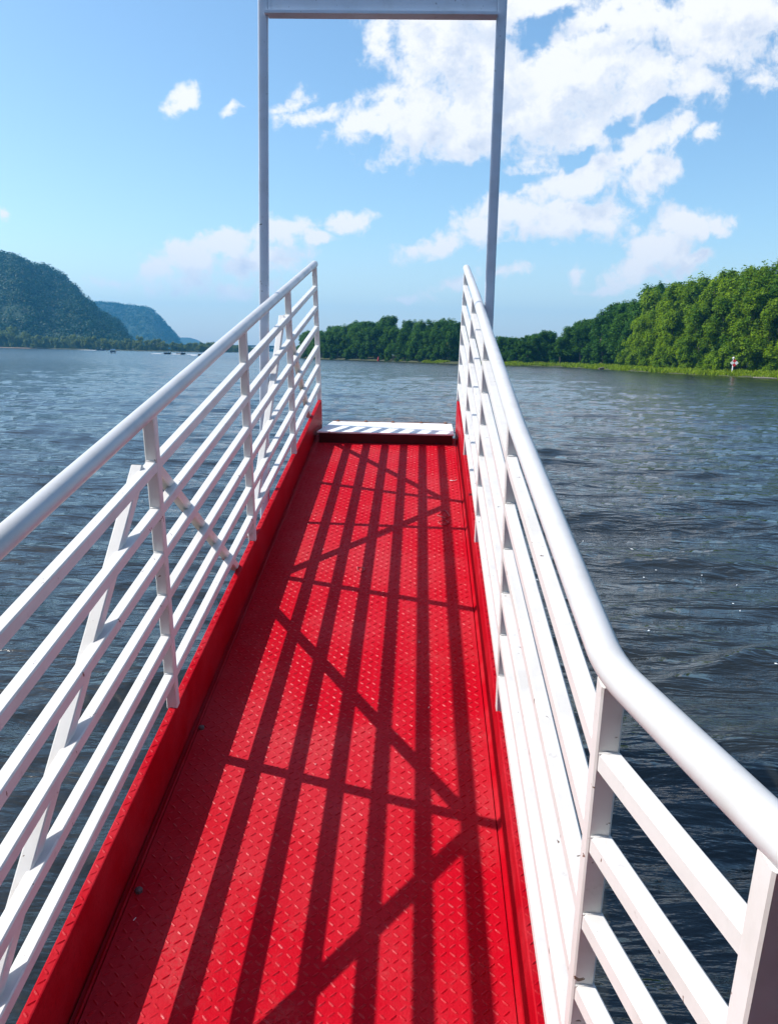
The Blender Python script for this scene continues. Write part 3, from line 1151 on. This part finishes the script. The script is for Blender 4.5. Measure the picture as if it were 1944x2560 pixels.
SKY_R = [(-0.17, 0.012), (-0.1575, 0.0156), (-0.146, 0.0255), (-0.1252, 0.0298), (-0.1024, 0.0326), (-0.0758, 0.037), (-0.0635, 0.043), (-0.0306, 0.046), (-0.0183, 0.043),
         (-0.0022, 0.0457), (0.0283, 0.0429), (0.0451, 0.0394), (0.067, 0.0299), (0.0928, 0.0222), (0.0937, 0.0227), (0.1369, 0.0279), (0.1858, 0.0385), (0.2003, 0.0459),
         (0.2186, 0.0524), (0.2352, 0.0621), (0.258, 0.071), (0.2736, 0.0839), (0.3027, 0.0895), (0.3332, 0.1021), (0.3838, 0.1144), (0.4047, 0.1166), (0.6, 0.12)]
SKY_U = [p[0] for p in SKY_R]
SKY_V = [p[1] for p in SKY_R]


def sky_h(x_, y_):
    yy = y_ + 2.3
    return float(np.interp((x_ - 0.23) / yy, SKY_U, SKY_V)) * yy + 3.2


ALLT = []


def put_tree(x_, y_, z_, H, proto, name, label, cat, group, wide=1.0, rz=None):
    crown, trunk = proto
    t_ = empty(name, (x_, y_, z_), rz=random.uniform(0, 6.28) if rz is None else rz)
    s_ = H / 20.0
    t_.scale = (s_ * wide, s_ * wide, s_)
    tag(t_, label, cat, group)
    link('crown', crown, t_)
    link('trunk', trunk, t_)
    ALLT.append(t_)
    return t_


def ordinal(i):
    return ['first', 'second', 'third', 'fourth', 'fifth', 'sixth', 'seventh', 'eighth', 'ninth', 'tenth', 'eleventh', 'twelfth', 'thirteenth', 'fourteenth',
            'fifteenth', 'sixteenth', 'seventeenth', 'eighteenth', 'nineteenth', 'twentieth'][i]


def s_of(x_, y_):
    i = np.argmin((sh[:, 0] - x_) ** 2 + (sh[:, 1] - y_) ** 2)
    return cum[i]


S_A, S_K, S_B = s_of(80, 122), s_of(50.5, 215), s_of(46, 254)
rt = np.random.default_rng(21)
# near bank: front row hanging over the grass, then two taller rows behind it
front = []
s_ = S_A - 8
while s_ < S_K + 6:
    front.append(s_)
    s_ += rt.uniform(5.6, 8.2)
for i, s_ in enumerate(front):
    o_ = rt.uniform(7.5, 10.5)
    x_, y_ = shore_at(s_, o_)
    H = (sky_h(x_, y_)) * rt.uniform(0.62, 0.86)
    put_tree(x_, y_, bank_z(o_) - 0.2, H, PROTO[i % 6], 'riverside_tree', 'bright leafy tree, %s from the right in the near right bank front row' % ordinal(i),
             'tree', 'front row of trees on the near right bank', 1.12)
for row, (o_lo, o_hi, f_) in enumerate(((13, 17, 0.97), (20, 26, 1.0), (32, 40, 0.95))):
    s_ = S_A - 22
    k_ = 0
    while s_ < S_K + 16:
        o_ = rt.uniform(o_lo, o_hi)
        x_, y_ = shore_at(s_, o_)
        H = sky_h(x_, y_) * f_ * rt.uniform(0.93, 1.04) - bank_z(o_)
        put_tree(x_, y_, bank_z(o_) - 0.2, H, PROTO[(k_ * 5 + row) % 6], 'bottomland_tree', 'tall green tree topping the wood behind the front row of the near right bank',
                 'tree', 'tall trees behind the front row on the near right bank', 1.0)
        s_ += rt.uniform(7.5, 10.5)
        k_ += 1
# the farther bank and the wooded point beyond the end of the gangway
s_ = S_K + 22
k_ = 0
while s_ < LEN - 6:
    on_grass = s_ < s_of(6, 283)
    o_ = rt.uniform(10, 14) if on_grass else rt.uniform(2.5, 6)
    x_, y_ = shore_at(s_, o_)
    H = sky_h(x_, y_) * rt.uniform(0.62, 0.9)
    if on_grass:
        lab, grp = 'dark green tree standing behind the grassy flat, right of the right railing', 'front trees behind the grassy flat'
    else:
        lab, grp = 'dark green leafy tree at the waterline of the wooded point beyond the gangway end', 'front trees of the wooded point'
    put_tree(x_, y_, bank_z(o_) - 0.2, max(6, H), PROTO_D[k_ % 6], 'shore_tree', lab, 'tree', grp, 1.45)
    s_ += max(6, H) * rt.uniform(0.42, 0.62)
    k_ += 1
for row, (o_lo, o_hi, f_) in enumerate(((16, 22, 0.98), (28, 36, 1.0))):
    s_ = S_K + 26
    k_ = 0
    while s_ < LEN - 4:
        o_ = rt.uniform(o_lo, o_hi)
        x_, y_ = shore_at(s_, o_)
        on_grass = s_ < s_of(6, 283)
        H = sky_h(x_, y_) * f_ * rt.uniform(0.9, 1.04) - bank_z(o_)
        if on_grass:
            lab, grp = 'tall dark tree in the wood behind the grassy flat, right of the right railing', 'tall trees behind the grassy flat'
        else:
            lab, grp = 'tall dark tree topping the wooded point beyond the gangway end', 'tall trees of the wooded point'
        put_tree(x_, y_, bank_z(o_) - 0.2, max(6, H), PROTO_D[(k_ * 5 + row) % 6], 'wood_tree', lab, 'tree', grp, 1.4)
        s_ += max(6, H) * rt.uniform(0.50, 0.70)
        k_ += 1
cx0, cy0 = 47.5, 240
for i in range(22):
    a = R(rt.uniform(18, 88))
    r_ = rt.uniform(12, 44)
    x_, y_ = cx0 + r_ * math.cos(a), cy0 + 14 + r_ * math.sin(a)
    H = sky_h(x_, y_) * rt.uniform(0.8, 1.0)
    put_tree(x_, y_, 1.0, H, PROTO_D[i % 6], 'wood_tree', 'tall dark tree in the wood behind the grassy flat, right of the right railing', 'tree', 'tall trees behind the grassy flat', 1.4)
# the tangle of undergrowth that closes the view between the trunks
cu_, ru_ = [], []
for _ in range(1500):
    s_ = rt.uniform(S_A - 25, LEN - 4)
    o_ = rt.uniform(13, 44) if s_ < s_of(6, 283) else rt.uniform(5, 36)
    x_, y_ = shore_at(s_, o_)
    hm = 0.45 * sky_h(x_, y_)
    cu_.append((x_, y_, bank_z(o_) + rt.uniform(0, 1) * hm))
    ru_.append(rt.uniform(1.2, 2.3))
for _ in range(420):
    a, r_ = R(rt.uniform(5, 100)), rt.uniform(13, 50)
    cu_.append((47.5 + r_ * math.cos(a), 254 + r_ * math.sin(a), 0.8 + rt.uniform(0, 5.0)))
    ru_.append(rt.uniform(1.3, 2.4))
V_, F_, T_ = leaf_cloud(np.array(cu_), np.array(ru_), 34, 0.6, 77, 0.85)
tag(link('undergrowth', np_mesh('undergrowth', V_, F_, M['leaf_dark'], T_)), kind='stuff')
# bushes at the foot of the woods
BUSH = [make_tree(61 + i, H=20, wide=0.5, low=0.0, ncl=34, per=80, size=1.1, cl=0.15, lobes=3) for i in range(3)]
k_ = 0
s_ = S_A - 5
while s_ < LEN - 30:
    near = s_ < S_K + 8
    grassy = s_ < s_of(6, 283)
    o_ = rt.uniform(6.2, 9.5) if near else rt.uniform(5.0, 8.5) if grassy else rt.uniform(0.6, 2.5)
    x_, y_ = shore_at(s_, o_)
    H = rt.uniform(3.0, 6.0) if near else rt.uniform(2.2, 4.6)
    c_, t_ = BUSH[k_ % 3]
    if not near:
        c_ = BUSHD[k_ % 3] if k_ and 'BUSHD' in globals() else remat(c_, M['leaf_dark'], 'crown')
    if near:
        lab, grp = 'low bright bush at the back of the grass on the near right bank', 'bushes on the near right bank'
    elif grassy:
        lab, grp = 'low dark bush where the grassy flat meets the trees', 'bushes behind the grassy flat'
    else:
        lab, grp = 'low dark bush hanging over the water at the foot of the wooded point', 'bushes of the wooded point'
    put_tree(x_, y_, bank_z(o_) - 0.2, H, (c_, t_), 'bush', lab, 'bush', grp, 1.0)
    s_ += rt.uniform(2.6, 4.8) if near else rt.uniform(6, 11)
    k_ += 1

# ------------------------------------------------------------------ bluffs
HILL = {
 'A': (1250, [(-0.95, 0.125), (-0.75, 0.13), (-0.62, 0.122), (-0.5217, 0.1078), (-0.5071, 0.1019), (-0.4845, 0.0942), (-0.4645, 0.0922), (-0.4494, 0.0863), (-0.4375, 0.0746), (-0.4258, 0.06),
       (-0.4157, 0.0505), (-0.3988, 0.0373), (-0.3839, 0.0304), (-0.3737, 0.0218), (-0.3666, 0.0112), (-0.3615, 0.0011)]),
 'B': (2600, [(-0.62, 0.06), (-0.4749, 0.0576), (-0.4156, 0.0529), (-0.3879, 0.0525), (-0.3624, 0.0506), (-0.3474, 0.048), (-0.3335, 0.0454), (-0.3224, 0.0331), (-0.3126, 0.0231),
       (-0.303, 0.0111), (-0.3006, 0.0063), (-0.2967, 0.0005)]),
 'C': (3900, [(-0.40, 0.011), (-0.3105, 0.0119), (-0.3029, 0.0135), (-0.2873, 0.0134), (-0.2798, 0.0116), (-0.2723, 0.0069), (-0.2655, 0.0002)]),
}


def hill(D, prof, depth, seed, ntree, csize):
    U_ = np.array([p[0] for p in prof])
    Vv = np.array([p[1] for p in prof])
    us = np.linspace(U_[0], U_[-1], 150)
    ts = np.concatenate([np.linspace(0, 1, 16), np.linspace(1.12, 2.2, 6)])
    rs_ = np.random.default_rng(seed)
    pts = np.zeros((len(us), len(ts), 3))

    def surf(u, t):
        hc = np.interp(u, U_, Vv) * D + 3.2
        hc = hc + 2.2 * np.sin(u * 260) * np.sin(u * 97)
        spur = 0.5 + 0.5 * np.sin(u * 75 + 1.1)
        f_ = np.where(t <= 1, 1 - (1 - np.clip(t, 0, 1)) ** (1.25 + 0.7 * spur), 1 - 0.5 * (t - 1) ** 2 - 0.15 * (t - 1))
        dist_ = D - depth + depth * t
        z = np.maximum(hc, 0) * f_
        return u * dist_, dist_ - 2.3, z
    for i, u in enumerate(us):
        x_, y_, z_ = surf(np.full(len(ts), u), ts)
        pts[i] = np.stack([x_, y_, z_], -1)
    nu, nt = len(us), len(ts)
    i2, j2 = np.meshgrid(np.arange(nu - 1), np.arange(nt - 1), indexing='ij')
    a = (i2 * nt + j2).ravel()
    F_ = np.stack([a, a + nt, a + nt + 1, a + 1], -1)
    h_ = link('bluff', np_mesh('bluff', pts.reshape(-1, 3), F_, M['bluff'], smooth=True))
    tag(h_, kind='structure')
    if ntree:
        u = U_[0] + (U_[-1] - U_[0]) * rs_.random(ntree)
        t = rs_.random(ntree) ** 0.9 * 1.06
        keep = u > -0.82 if D < 2000 else u > -0.5
        u, t = u[keep], t[keep]
        x_, y_, z_ = surf(u, t)
        cs = np.stack([x_, y_, z_ + csize * 0.15], -1)
        rad = csize * rs_.uniform(0.6, 1.35, len(cs))
        V_, F2, T_ = leaf_cloud(cs, rad, 54 if D < 2000 else 14, csize * (0.2 if D < 2000 else 0.32), seed + 1, 0.85)
        T_ = 0.5 + (T_ - 0.5) * 0.55
        fo = link('bluff_forest', np_mesh('bluff_forest', V_, F2, M['leaf_far'], T_))
        tag(fo, kind='stuff')


hill(*HILL['A'], 420, 71, 4200, 8.0)
hill(*HILL['B'], 500, 72, 4200, 7.5)
hill(*HILL['C'], 900, 73, 0, 0)

# ------------------------------------------------------------------ left far shore
FLOOD = [(-0.62, 0.022), (-0.5283, 0.0211), (-0.503, 0.0177), (-0.4898, 0.017), (-0.4647, 0.0102), (-0.4127, 0.0127), (-0.3743, 0.0096), (-0.3488, 0.0126), (-0.3282, 0.0096),
         (-0.2981, 0.0053), (-0.2598, 0.0071), (-0.2251, 0.004), (-0.19, 0.004)]
LSH = [(-640, 760), (-500, 800), (-400, 770), (-300, 745), (-215, 745), (-205, 820), (-215, 950), (-230, 1150)]
ls = smooth_poly(LSH)
VL, FLf = [], []
for i, (x_, y_) in enumerate(ls):
    dx, dy_ = (ls[min(i + 1, len(ls) - 1)] - ls[max(i - 1, 0)])
    L_ = math.hypot(dx, dy_)
    nx, ny = -dy_ / L_, dx / L_
    for o_, z_ in ((-4, -0.5), (0, 0.0), (3, 0.7), (30, 1.5), (160, 2.5)):
        VL.append((x_ + nx * o_, y_ + ny * o_, z_))
for i in range(len(ls) - 1):
    for j in range(4):
        FLf.append((i * 5 + j, i * 5 + j + 1, (i + 1) * 5 + j + 1, (i + 1) * 5 + j))
fb = link('far_riverbank', np_mesh('far_riverbank', np.array(VL), np.array(FLf), M['soil'], smooth=True))
tag(fb, kind='structure')
lseg = np.r_[0, np.cumsum(np.linalg.norm(np.diff(ls, axis=0), axis=1))]
rl = np.random.default_rng(9)
for row, (off, f_) in enumerate(((5, 0.78), (16, 1.0))):
    s_ = 60.0 if row else 66.0
    k_ = 0
    while s_ < lseg[-1] - 8:
        x_ = np.interp(s_, lseg, ls[:, 0])
        y_ = np.interp(s_, lseg, ls[:, 1])
        i = min(np.searchsorted(lseg, s_), len(ls) - 1)
        dx, dy_ = ls[i] - ls[i - 1]
        L_ = math.hypot(dx, dy_)
        x_ += -dy_ / L_ * (off + rl.normal(0, 2))
        y_ += dx / L_ * (off + rl.normal(0, 2))
        u = x_ / (y_ + 2.3)
        H = max(4.5, (np.interp(u, [p[0] for p in FLOOD], [p[1] for p in FLOOD]) * (y_ + 2.3) + 3.2) * f_ * rl.uniform(0.8, 1.12))
        if u > -0.6:
            put_tree(x_, y_, 0.6, H, FARC[k_ % 4], 'far_shore_tree', 'small hazy round-topped tree on the far left shore below the bluffs' if row == 0 else 'hazy treetop behind the front line of the far left shore',
                     'tree', 'front line of trees on the far left shore' if row == 0 else 'back line of trees on the far left shore', 1.25)
        s_ += H * rl.uniform(0.55, 0.95)
        k_ += 1

# low woods where the river bends away
cs = []
rf = np.random.default_rng(17)
for _ in range(900):
    u = rf.uniform(-0.34, 0.06)
    D = rf.uniform(2000, 2120)
    cs.append((u * D, D, rf.uniform(0.5, 7.0)))
V_, F_, T_ = leaf_cloud(np.array(cs), rf.uniform(4, 7, len(cs)), 16, 2.2, 5, 0.8)
fw = link('far_woods', np_mesh('far_woods', V_, F_, M['leaf_far'], T_))
tag(fw, kind='stuff')
mb = MB()
mb.poly([(-900, 1995, -0.3), (300, 1995, -0.3), (300, 2300, 2), (-900, 2300, 2)], [(0, 1, 2, 3)])
tag(mb.build('far_floodplain', M['soil']), kind='structure')

# ------------------------------------------------------------------ bridge
br = empty('road_bridge', (-300, 1500, 0))
tag(br, 'long low girder bridge crossing the river far off, seen between the left rails', 'bridge')
mb = MB()
xs = np.linspace(-190, 175, 40)
vs, fs = [], []
for x_ in xs:
    z1 = 11.6 - (x_ / 175.0) ** 2 * 1.2
    span = (x_ + 190) / 73.0
    hgt = 2.6 + 1.5 * abs(math.cos(math.pi * span)) ** 3
    for yy in (-4.5, 4.5):
        vs += [(x_, yy, z1), (x_, yy, z1 - hgt)]
for i in range(len(xs) - 1):
    a, b = i * 4, (i + 1) * 4
    fs += [(a, b, b + 1, a + 1), (a + 2, a + 3, b + 3, b + 2), (a, a + 2, b + 2, b), (a + 1, b + 1, b + 3, a + 3)]
fs += [(0, 1, 3, 2), (len(vs) - 4, len(vs) - 2, len(vs) - 1, len(vs) - 3)]
mb.poly(vs, fs)
mb.build('girder', M['steel'], br)
for q in range(1, 5):
    x_ = -190 + 73.0 * q
    mb = MB()
    zt_ = 11.6 - (x_ / 175.0) ** 2 * 1.2 - 4.05
    mb.box((x_ - 1.4, -4.0, -1), (x_ + 1.4, 4.0, zt_ - 1.2))
    mb.box((x_ - 1.9, -5.0, zt_ - 1.198), (x_ + 1.9, 5.0, zt_))
    mb.build('pier', M['concrete'], br)

# ------------------------------------------------------------------ channel marker, buoy, driftwood, sand
mk = empty('channel_marker', (70.3, 177.0, 0.6), rz=R(-22))
x_m, y_m = shore_at(s_of(57, 177), 3.2)
mk.location = (64.9, 166.9, 0.55)
tag(mk, 'red and white chequered diamond marker on a white post in the bank grass', 'marker sign')
mb = MB()
mb.tube([(-0.22, 0.10, -0.4), (-0.22, 0.10, 2.55), (-0.22, 0.10, 2.9)], [0.14, 0.14, 0.12], 12)
mb.build('post', M['signwhite'], mk, smooth=30)
mb = MB()
mb.tube([(-0.22, 0.10, 2.9), (-0.22, 0.10, 3.05), (-0.22, 0.10, 3.25), (-0.22, 0.10, 3.38)], [0.13, 0.26, 0.24, 0.06], 12)
mb.build('lantern', M['signwhite'], mk, smooth=30)
hd = 0.82
for (cx_, cz_, key) in ((0, 1, 'signred'), (-1, 0, 'signwhite'), (1, 0, 'signwhite'), (0, -1, 'signred')):
    mb = MB()
    cc = Vector((cx_ * hd / 2, -0.06, 2.15 + cz_ * hd / 2))
    r_ = hd / 2 - 0.003
    q = [Vector((r_, 0, 0)), Vector((0, 0, r_)), Vector((-r_, 0, 0)), Vector((0, 0, -r_))]
    mb.poly([cc + p for p in q] + [cc + p + Vector((0, 0.04, 0)) for p in q],
            [(3, 2, 1, 0), (4, 5, 6, 7)] + [(i, (i + 1) % 4, (i + 1) % 4 + 4, i + 4) for i in range(4)])
    mb.build('panel', M[key], mk)

by = empty('channel_buoy', (-16.6, 322.5 - 4, 0))
tag(by, 'small red river buoy afloat in front of the sandy spot of the wooded point', 'buoy')
mb = MB()
mb.tube([(0, 0, -0.5), (0, 0, 0.5), (0, 0, 0.7), (0, 0, 1.5), (0, 0, 1.65)], [0.45, 0.45, 0.38, 0.2, 0.05], 14)
mb.build('body', M['buoy'], by, smooth=30)
mb = MB()
mb.tube([(0, 0, 0.35), (0, 0, 0.47)], [0.48, 0.48], 14)
mb.build('rubbing_band', M['black'], by)

for (sx, sy, rx, ry, rz_, nm) in ((-20.5, 327.5, 6.0, 1.6, -28, 'sandbar'), (-395, 766, 26, 4, -5, 'sand_beach')):
    mb = MB()
    vs = [(0, 0, 0.45)]
    for ring, zz in ((0.4, 0.42), (0.75, 0.25), (1.0, -0.25)):
        for i in range(18):
            a = i / 18 * 6.283
            j_ = 1 + 0.14 * math.sin(3 * a + 1) + 0.08 * math.sin(5 * a)
            vs.append((rx * ring * j_ * math.cos(a), ry * ring * j_ * math.sin(a), zz))
    fs = [(0, 1 + i, 1 + (i + 1) % 18) for i in range(18)]
    for q in range(2):
        fs += [(1 + q * 18 + i, 1 + (q + 1) * 18 + i, 1 + (q + 1) * 18 + (i + 1) % 18, 1 + q * 18 + (i + 1) % 18) for i in range(18)]
    mb.poly(vs, fs)
    o = mb.build(nm, M['sand'], smooth=60)
    o.location = (sx, sy, 0.15)
    o.rotation_euler = (0, 0, R(rz_))
    tag(o, kind='structure')


def log(p0, p1, r, label, mt_):
    mb = MB()
    a, b = Vector(p0), Vector(p1)
    ln = b - a
    pts = [a, a + ln * .35 + Vector((0, 0, .05)), a + ln * .7 + Vector((0.05, 0, .02)), b]
    mb.tube(pts, [r, r * .9, r * .75, r * .45], 9)
    mb.tube([a + ln * .4, a + ln * .45 + Vector((.1, .1, .5))], [r * .35, r * .12], 6)
    mb.tube([a + ln * .65, a + ln * .6 + Vector((-.1, -.2, .4))], [r * .3, r * .1], 6)
    o_ = mb.build('driftwood_log', mt_, smooth=60)
    tag(o_, label, 'log')


log((63.6, 153.5, 0.08), (66.4, 149.5, 0.12), 0.13, 'pale driftwood log lying at the waterline near the right photo edge', M['bark_pale'])
xk, yk = shore_at(S_K + 6, 0.2)
log((xk - 1.5, yk - 1, 0.15), (xk + 1.2, yk + 0.5, 0.45), 0.32, 'dark stump log at the water where the near bank meets the grassy flat', M['bark'])
# a bare grey trunk showing in the near trees
x_, y_ = shore_at(s_of(64.5, 160), 8.5)
mb = MB()
mb.tube([(0, 0, -0.3), (-0.5, 0, 3.5), (-1.4, 0.2, 6.6), (-2.2, 0.1, 9.0)], [0.15, 0.12, 0.08, 0.02], 8)
mb.tube([(-0.9, 0.1, 4.9), (0.3, 0.2, 7.0)], [0.07, 0.02], 6)
mb.tube([(-1.3, 0.15, 6.2), (-2.5, 0.2, 7.4)], [0.06, 0.02], 6)
o_ = mb.build('dead_tree', M['bark_pale'], smooth=60)
o_.location = (x_, y_, 0.6)
tag(o_, 'leaning bare grey trunk behind the grass, right of the red and white marker', 'dead tree')

# ------------------------------------------------------------------ boats on the river


def hull_mb(L_, B_, hgt, bow=0.35):
    mb_ = MB()
    st_ = [(-L_ / 2, 0.92, 1.0), (-L_ * .1, 1.0, 1.0), (L_ * .2, 0.9, 1.02), (L_ * .38, 0.55, 1.08), (L_ / 2, 0.04, 1.2)]
    vs_, fs_ = [], []
    for x_, wq, hq in st_:
        vs_ += [(x_, -B_ / 2 * wq, hgt * hq), (x_, -B_ / 2 * wq * .8, 0.05), (x_, 0, -0.12), (x_, B_ / 2 * wq * .8, 0.05), (x_, B_ / 2 * wq, hgt * hq), (x_, 0, hgt * hq * .96)]
    for i in range(len(st_) - 1):
        for j in range(6):
            fs_.append((i * 6 + j, (i + 1) * 6 + j, (i + 1) * 6 + (j + 1) % 6, i * 6 + (j + 1) % 6))
    fs_ += [(0, 1, 2, 3, 4, 5), tuple(reversed([(len(st_) - 1) * 6 + j for j in range(6)]))]
    mb_.poly(vs_, fs_)
    return mb_


def wake(x_, y_, L_, W_, rz_, label, seed):
    rs_ = np.random.default_rng(seed)
    mb_ = MB()
    vs_, fs_ = [(0, 0, 0.16)], []
    n_ = 12
    for i in range(1, n_ + 1):
        f_ = i / n_
        ww = W_ * (0.35 + 0.65 * f_) * rs_.uniform(.75, 1.2)
        hz = 0.22 * (1 - f_) ** 0.7 + 0.06
        vs_ += [(-L_ * f_, -ww / 2, 0.02), (-L_ * f_, -ww * .2, hz), (-L_ * f_, ww * .2, hz * rs_.uniform(.7, 1.2)), (-L_ * f_, ww / 2, 0.02)]
    fs_ += [(0, 1, 2), (0, 2, 3), (0, 3, 4)]
    for i in range(n_ - 1):
        a = 1 + i * 4
        for j in range(3):
            fs_.append((a + j, a + 4 + j, a + 5 + j, a + 1 + j))
    mb_.poly(vs_, fs_)
    o_ = mb_.build('wake', M['foam'], smooth=60)
    o_.location = (x_, y_, 0.08)
    o_.rotation_euler = (0, 0, rz_)
    tag(o_, label, 'wake')


# pontoon boat seen end-on
pb = empty('pontoon_boat', (-157.5, 407.0, 0.0), rz=R(105))
tag(pb, 'dark pontoon boat with a blue canopy, leftmost of the boats clear of the railing', 'boat')
mb = MB()
for yy in (-0.85, 0.85):
    mb.tube([(-3, yy, 0.12), (2.4, yy, 0.12), (3.1, yy, 0.3)], [0.32, 0.32, 0.06], 12)
mb.build('pontoon', M['alum'], pb, smooth=30)
mb = MB()
mb.box((-3, -1.25, 0.42), (2.9, 1.25, 0.52))
mb.build('deck', M['alum'], pb)
mb = MB()
for lo, hi in (((-2.9, -1.24, 0.522), (2.7, -1.18, 1.15)), ((-2.9, 1.18, 0.522), (2.7, 1.24, 1.15)), ((-2.96, -1.17, 0.522), (-2.9, 1.17, 1.15)), ((2.7, -1.17, 0.522), (2.76, 1.17, 1.15))):
    mb.box(lo, hi)
mb.build('fence_panel', M['navy'], pb)
mb = MB()
vs, fs = [], []
for i, (x_, dz) in enumerate(((-2.4, 0.0), (-1.2, 0.16), (0.2, 0.18), (1.4, 0.02))):
    for yy, dd in ((-1.2, -0.12), (-0.6, 0.0), (0.6, 0.0), (1.2, -0.12)):
        vs.append((x_, yy, 1.92 + dz + dd))
vs += [(a, b, c_ - 0.05) for a, b, c_ in vs]
for i in range(3):
    for j in range(3):
        a = i * 4 + j
        fs += [(a, a + 4, a + 5, a + 1), (a + 16, a + 17, a + 21, a + 20)]
mb.poly(vs, fs)
mb.build('canopy', M['canvas'], pb)
mb = MB()
for x_ in (-2.3, 1.3):
    for yy in (-1.18, 1.18):
        mb.tube([(x_, yy, 0.9), (x_, yy, 1.84)], 0.025, 6)
mb.build('canopy_frame', M['alum'], pb)


def speedboat(x_, y_, rz_, L_, label, hullm, top):
    b_ = empty('motor_boat', (x_, y_, 0.05), rz=rz_)
    tag(b_, label, 'boat')
    hull_mb(L_, L_ * 0.36, 0.75).build('hull', hullm, b_)
    mb_ = MB()
    mb_.poly([(L_ * .10, -L_ * .14, 0.74), (L_ * .10, L_ * .14, 0.74), (-L_ * .02, L_ * .13, 1.25), (-L_ * .02, -L_ * .13, 1.25), (L_ * .08, -L_ * .14, 0.74), (L_ * .08, L_ * .14, 0.74), (-L_ * .04, L_ * .13, 1.25),
              (-L_ * .04, -L_ * .13, 1.25)], [(0, 1, 2, 3), (7, 6, 5, 4), (0, 3, 7, 4), (1, 5, 6, 2), (3, 2, 6, 7), (0, 4, 5, 1)])
    mb_.build('windscreen', M['navy'], b_)
    mb_ = MB()
    mb_.box((-L_ * .60, -0.22, 0.1), (-L_ * .505, 0.22, 1.05))
    mb_.build('outboard_motor', M['black'], b_)
    mb_ = MB()
    mb_.box((-L_ * .28, -0.5, 0.73), (-L_ * .18, 0.5, 1.15))
    mb_.build('seat', M['canvas'], b_)
    if top:
        mb_ = MB()
        for px in (-L_ * .3, -L_ * .05):
            for py in (-0.6, 0.6):
                mb_.tube([(px, py, 0.7), (px, py, 2.0)], 0.03, 6)
        mb_.build('top_frame', M['alum'], b_)
        mb_ = MB()
        mb_.box((-L_ * .36, -0.75, 2.0), (0.1, 0.75, 2.1))
        mb_.build('bimini_top', M['black'], b_)


speedboat(-134.0, 421.0, R(185), 3.4, 'small black motor boat, left one of the pair trailing white water', M['black'], False)
speedboat(-127.8, 424.0, R(190), 4.4, 'black motor boat with a raised top, right one of the pair trailing white water', M['black'], True)
speedboat(-99.5, 364.0, R(185), 4.2, 'dark motor boat half hidden behind the left handrail', M['black'], True)
speedboat(-262, 653, R(10), 5.5, 'tiny low boat with a long white wake off the far left shore', M['navy'], False)
wake(-136, 420.5, 8, 1.1, R(5), 'white wake of the small black motor boat of the pair', 1)
bpy.context.scene.collection.objects[-1].location = (-126.6, 421.6, 0.08)
wake(-136.4, 420.4, 6, 1.0, R(-2), 'white water left of the pair of black motor boats', 2)
wake(-124.5, 424.6, 6, 1.2, R(190), 'white wake right of the motor boat with a raised top', 3)
wake(-101.8, 363.0, 3.0, 0.9, R(-5), 'white water left of the boat half hidden behind the handrail', 4)
wake(-266, 653, 15, 1.4, R(3), 'long thin white wake behind the tiny boat off the far left shore', 5)

# small white building on the far shore
sb = empty('white_shed', (-372, 1130, 8))
sb.location = (-299, 905, 2.0)
tag(sb, 'small white building with a pale roof among the trees below the far bluff', 'building')
mb = MB()
mb.box((-5, -3, 0), (5, 3, 6.0))
mb.build('wall', M['wallwhite'], sb)
mb = MB()
mb.poly([(-5.4, -3.4, 6.0), (5.4, -3.4, 6.0), (5.4, 3.4, 6.0), (-5.4, 3.4, 6.0), (-5.4, 0, 8.0), (5.4, 0, 8.0)], [(0, 1, 5, 4), (2, 3, 4, 5), (0, 4, 3), (1, 2, 5), (0, 3, 2, 1)])
mb.build('roof', M['roofgrey'], sb)

# flecks of foam drifting by the right railing
rs = random.Random(6)
vs, fs = [], []
for _ in range(24):
    r_ = rs.uniform(0, 1)
    x_, y_ = rs.gauss(4.0, 1.3), rs.gauss(7.4, 1.7)
    if x_ < 0.9:
        continue
    a = rs.uniform(0, 3.14)
    l_, w_ = rs.uniform(0.012, 0.045), rs.uniform(0.006, 0.014)
    z_ = float(wave_height(np.array([x_]), np.array([y_]))[0]) + 0.012
    b = len(vs)
    ca, sa = math.cos(a), math.sin(a)
    for (px, py, pz) in ((-l_, 0, 0), (-l_ * .3, -w_, 0), (l_ * .5, -w_ * .7, 0), (l_, 0, 0), (l_ * .2, w_, 0), (0, 0, 0.008)):
        vs.append((x_ + px * ca - py * sa, y_ + px * sa + py * ca, z_ + pz))
    fs += [tuple(b + q for q in f) for f in ((0, 1, 5), (1, 2, 5), (2, 3, 5), (3, 4, 5), (4, 0, 5))]
mb = MB()
mb.poly(vs, fs)
tag(mb.build('foam_flecks', M['foam']), kind='stuff')

# ------------------------------------------------------------------ haze
HAZE = True
if HAZE:
    mt, k, out = mat('river_haze')
    pv = k.node('ShaderNodeVolumePrincipled')
    pv.inputs['Color'].default_value = (0.11, 0.52, 1.0, 1)
    pv.inputs['Density'].default_value = 0.00019
    pv.inputs['Anisotropy'].default_value = 0.2
    k.l.new(pv.outputs[0], out.inputs['Volume'])
    mb = MB()
    mb.box((-4700, -4700, -2.5), (4700, 4700, 260))
    hz = mb.build('haze', mt)
    tag(hz, kind='stuff')
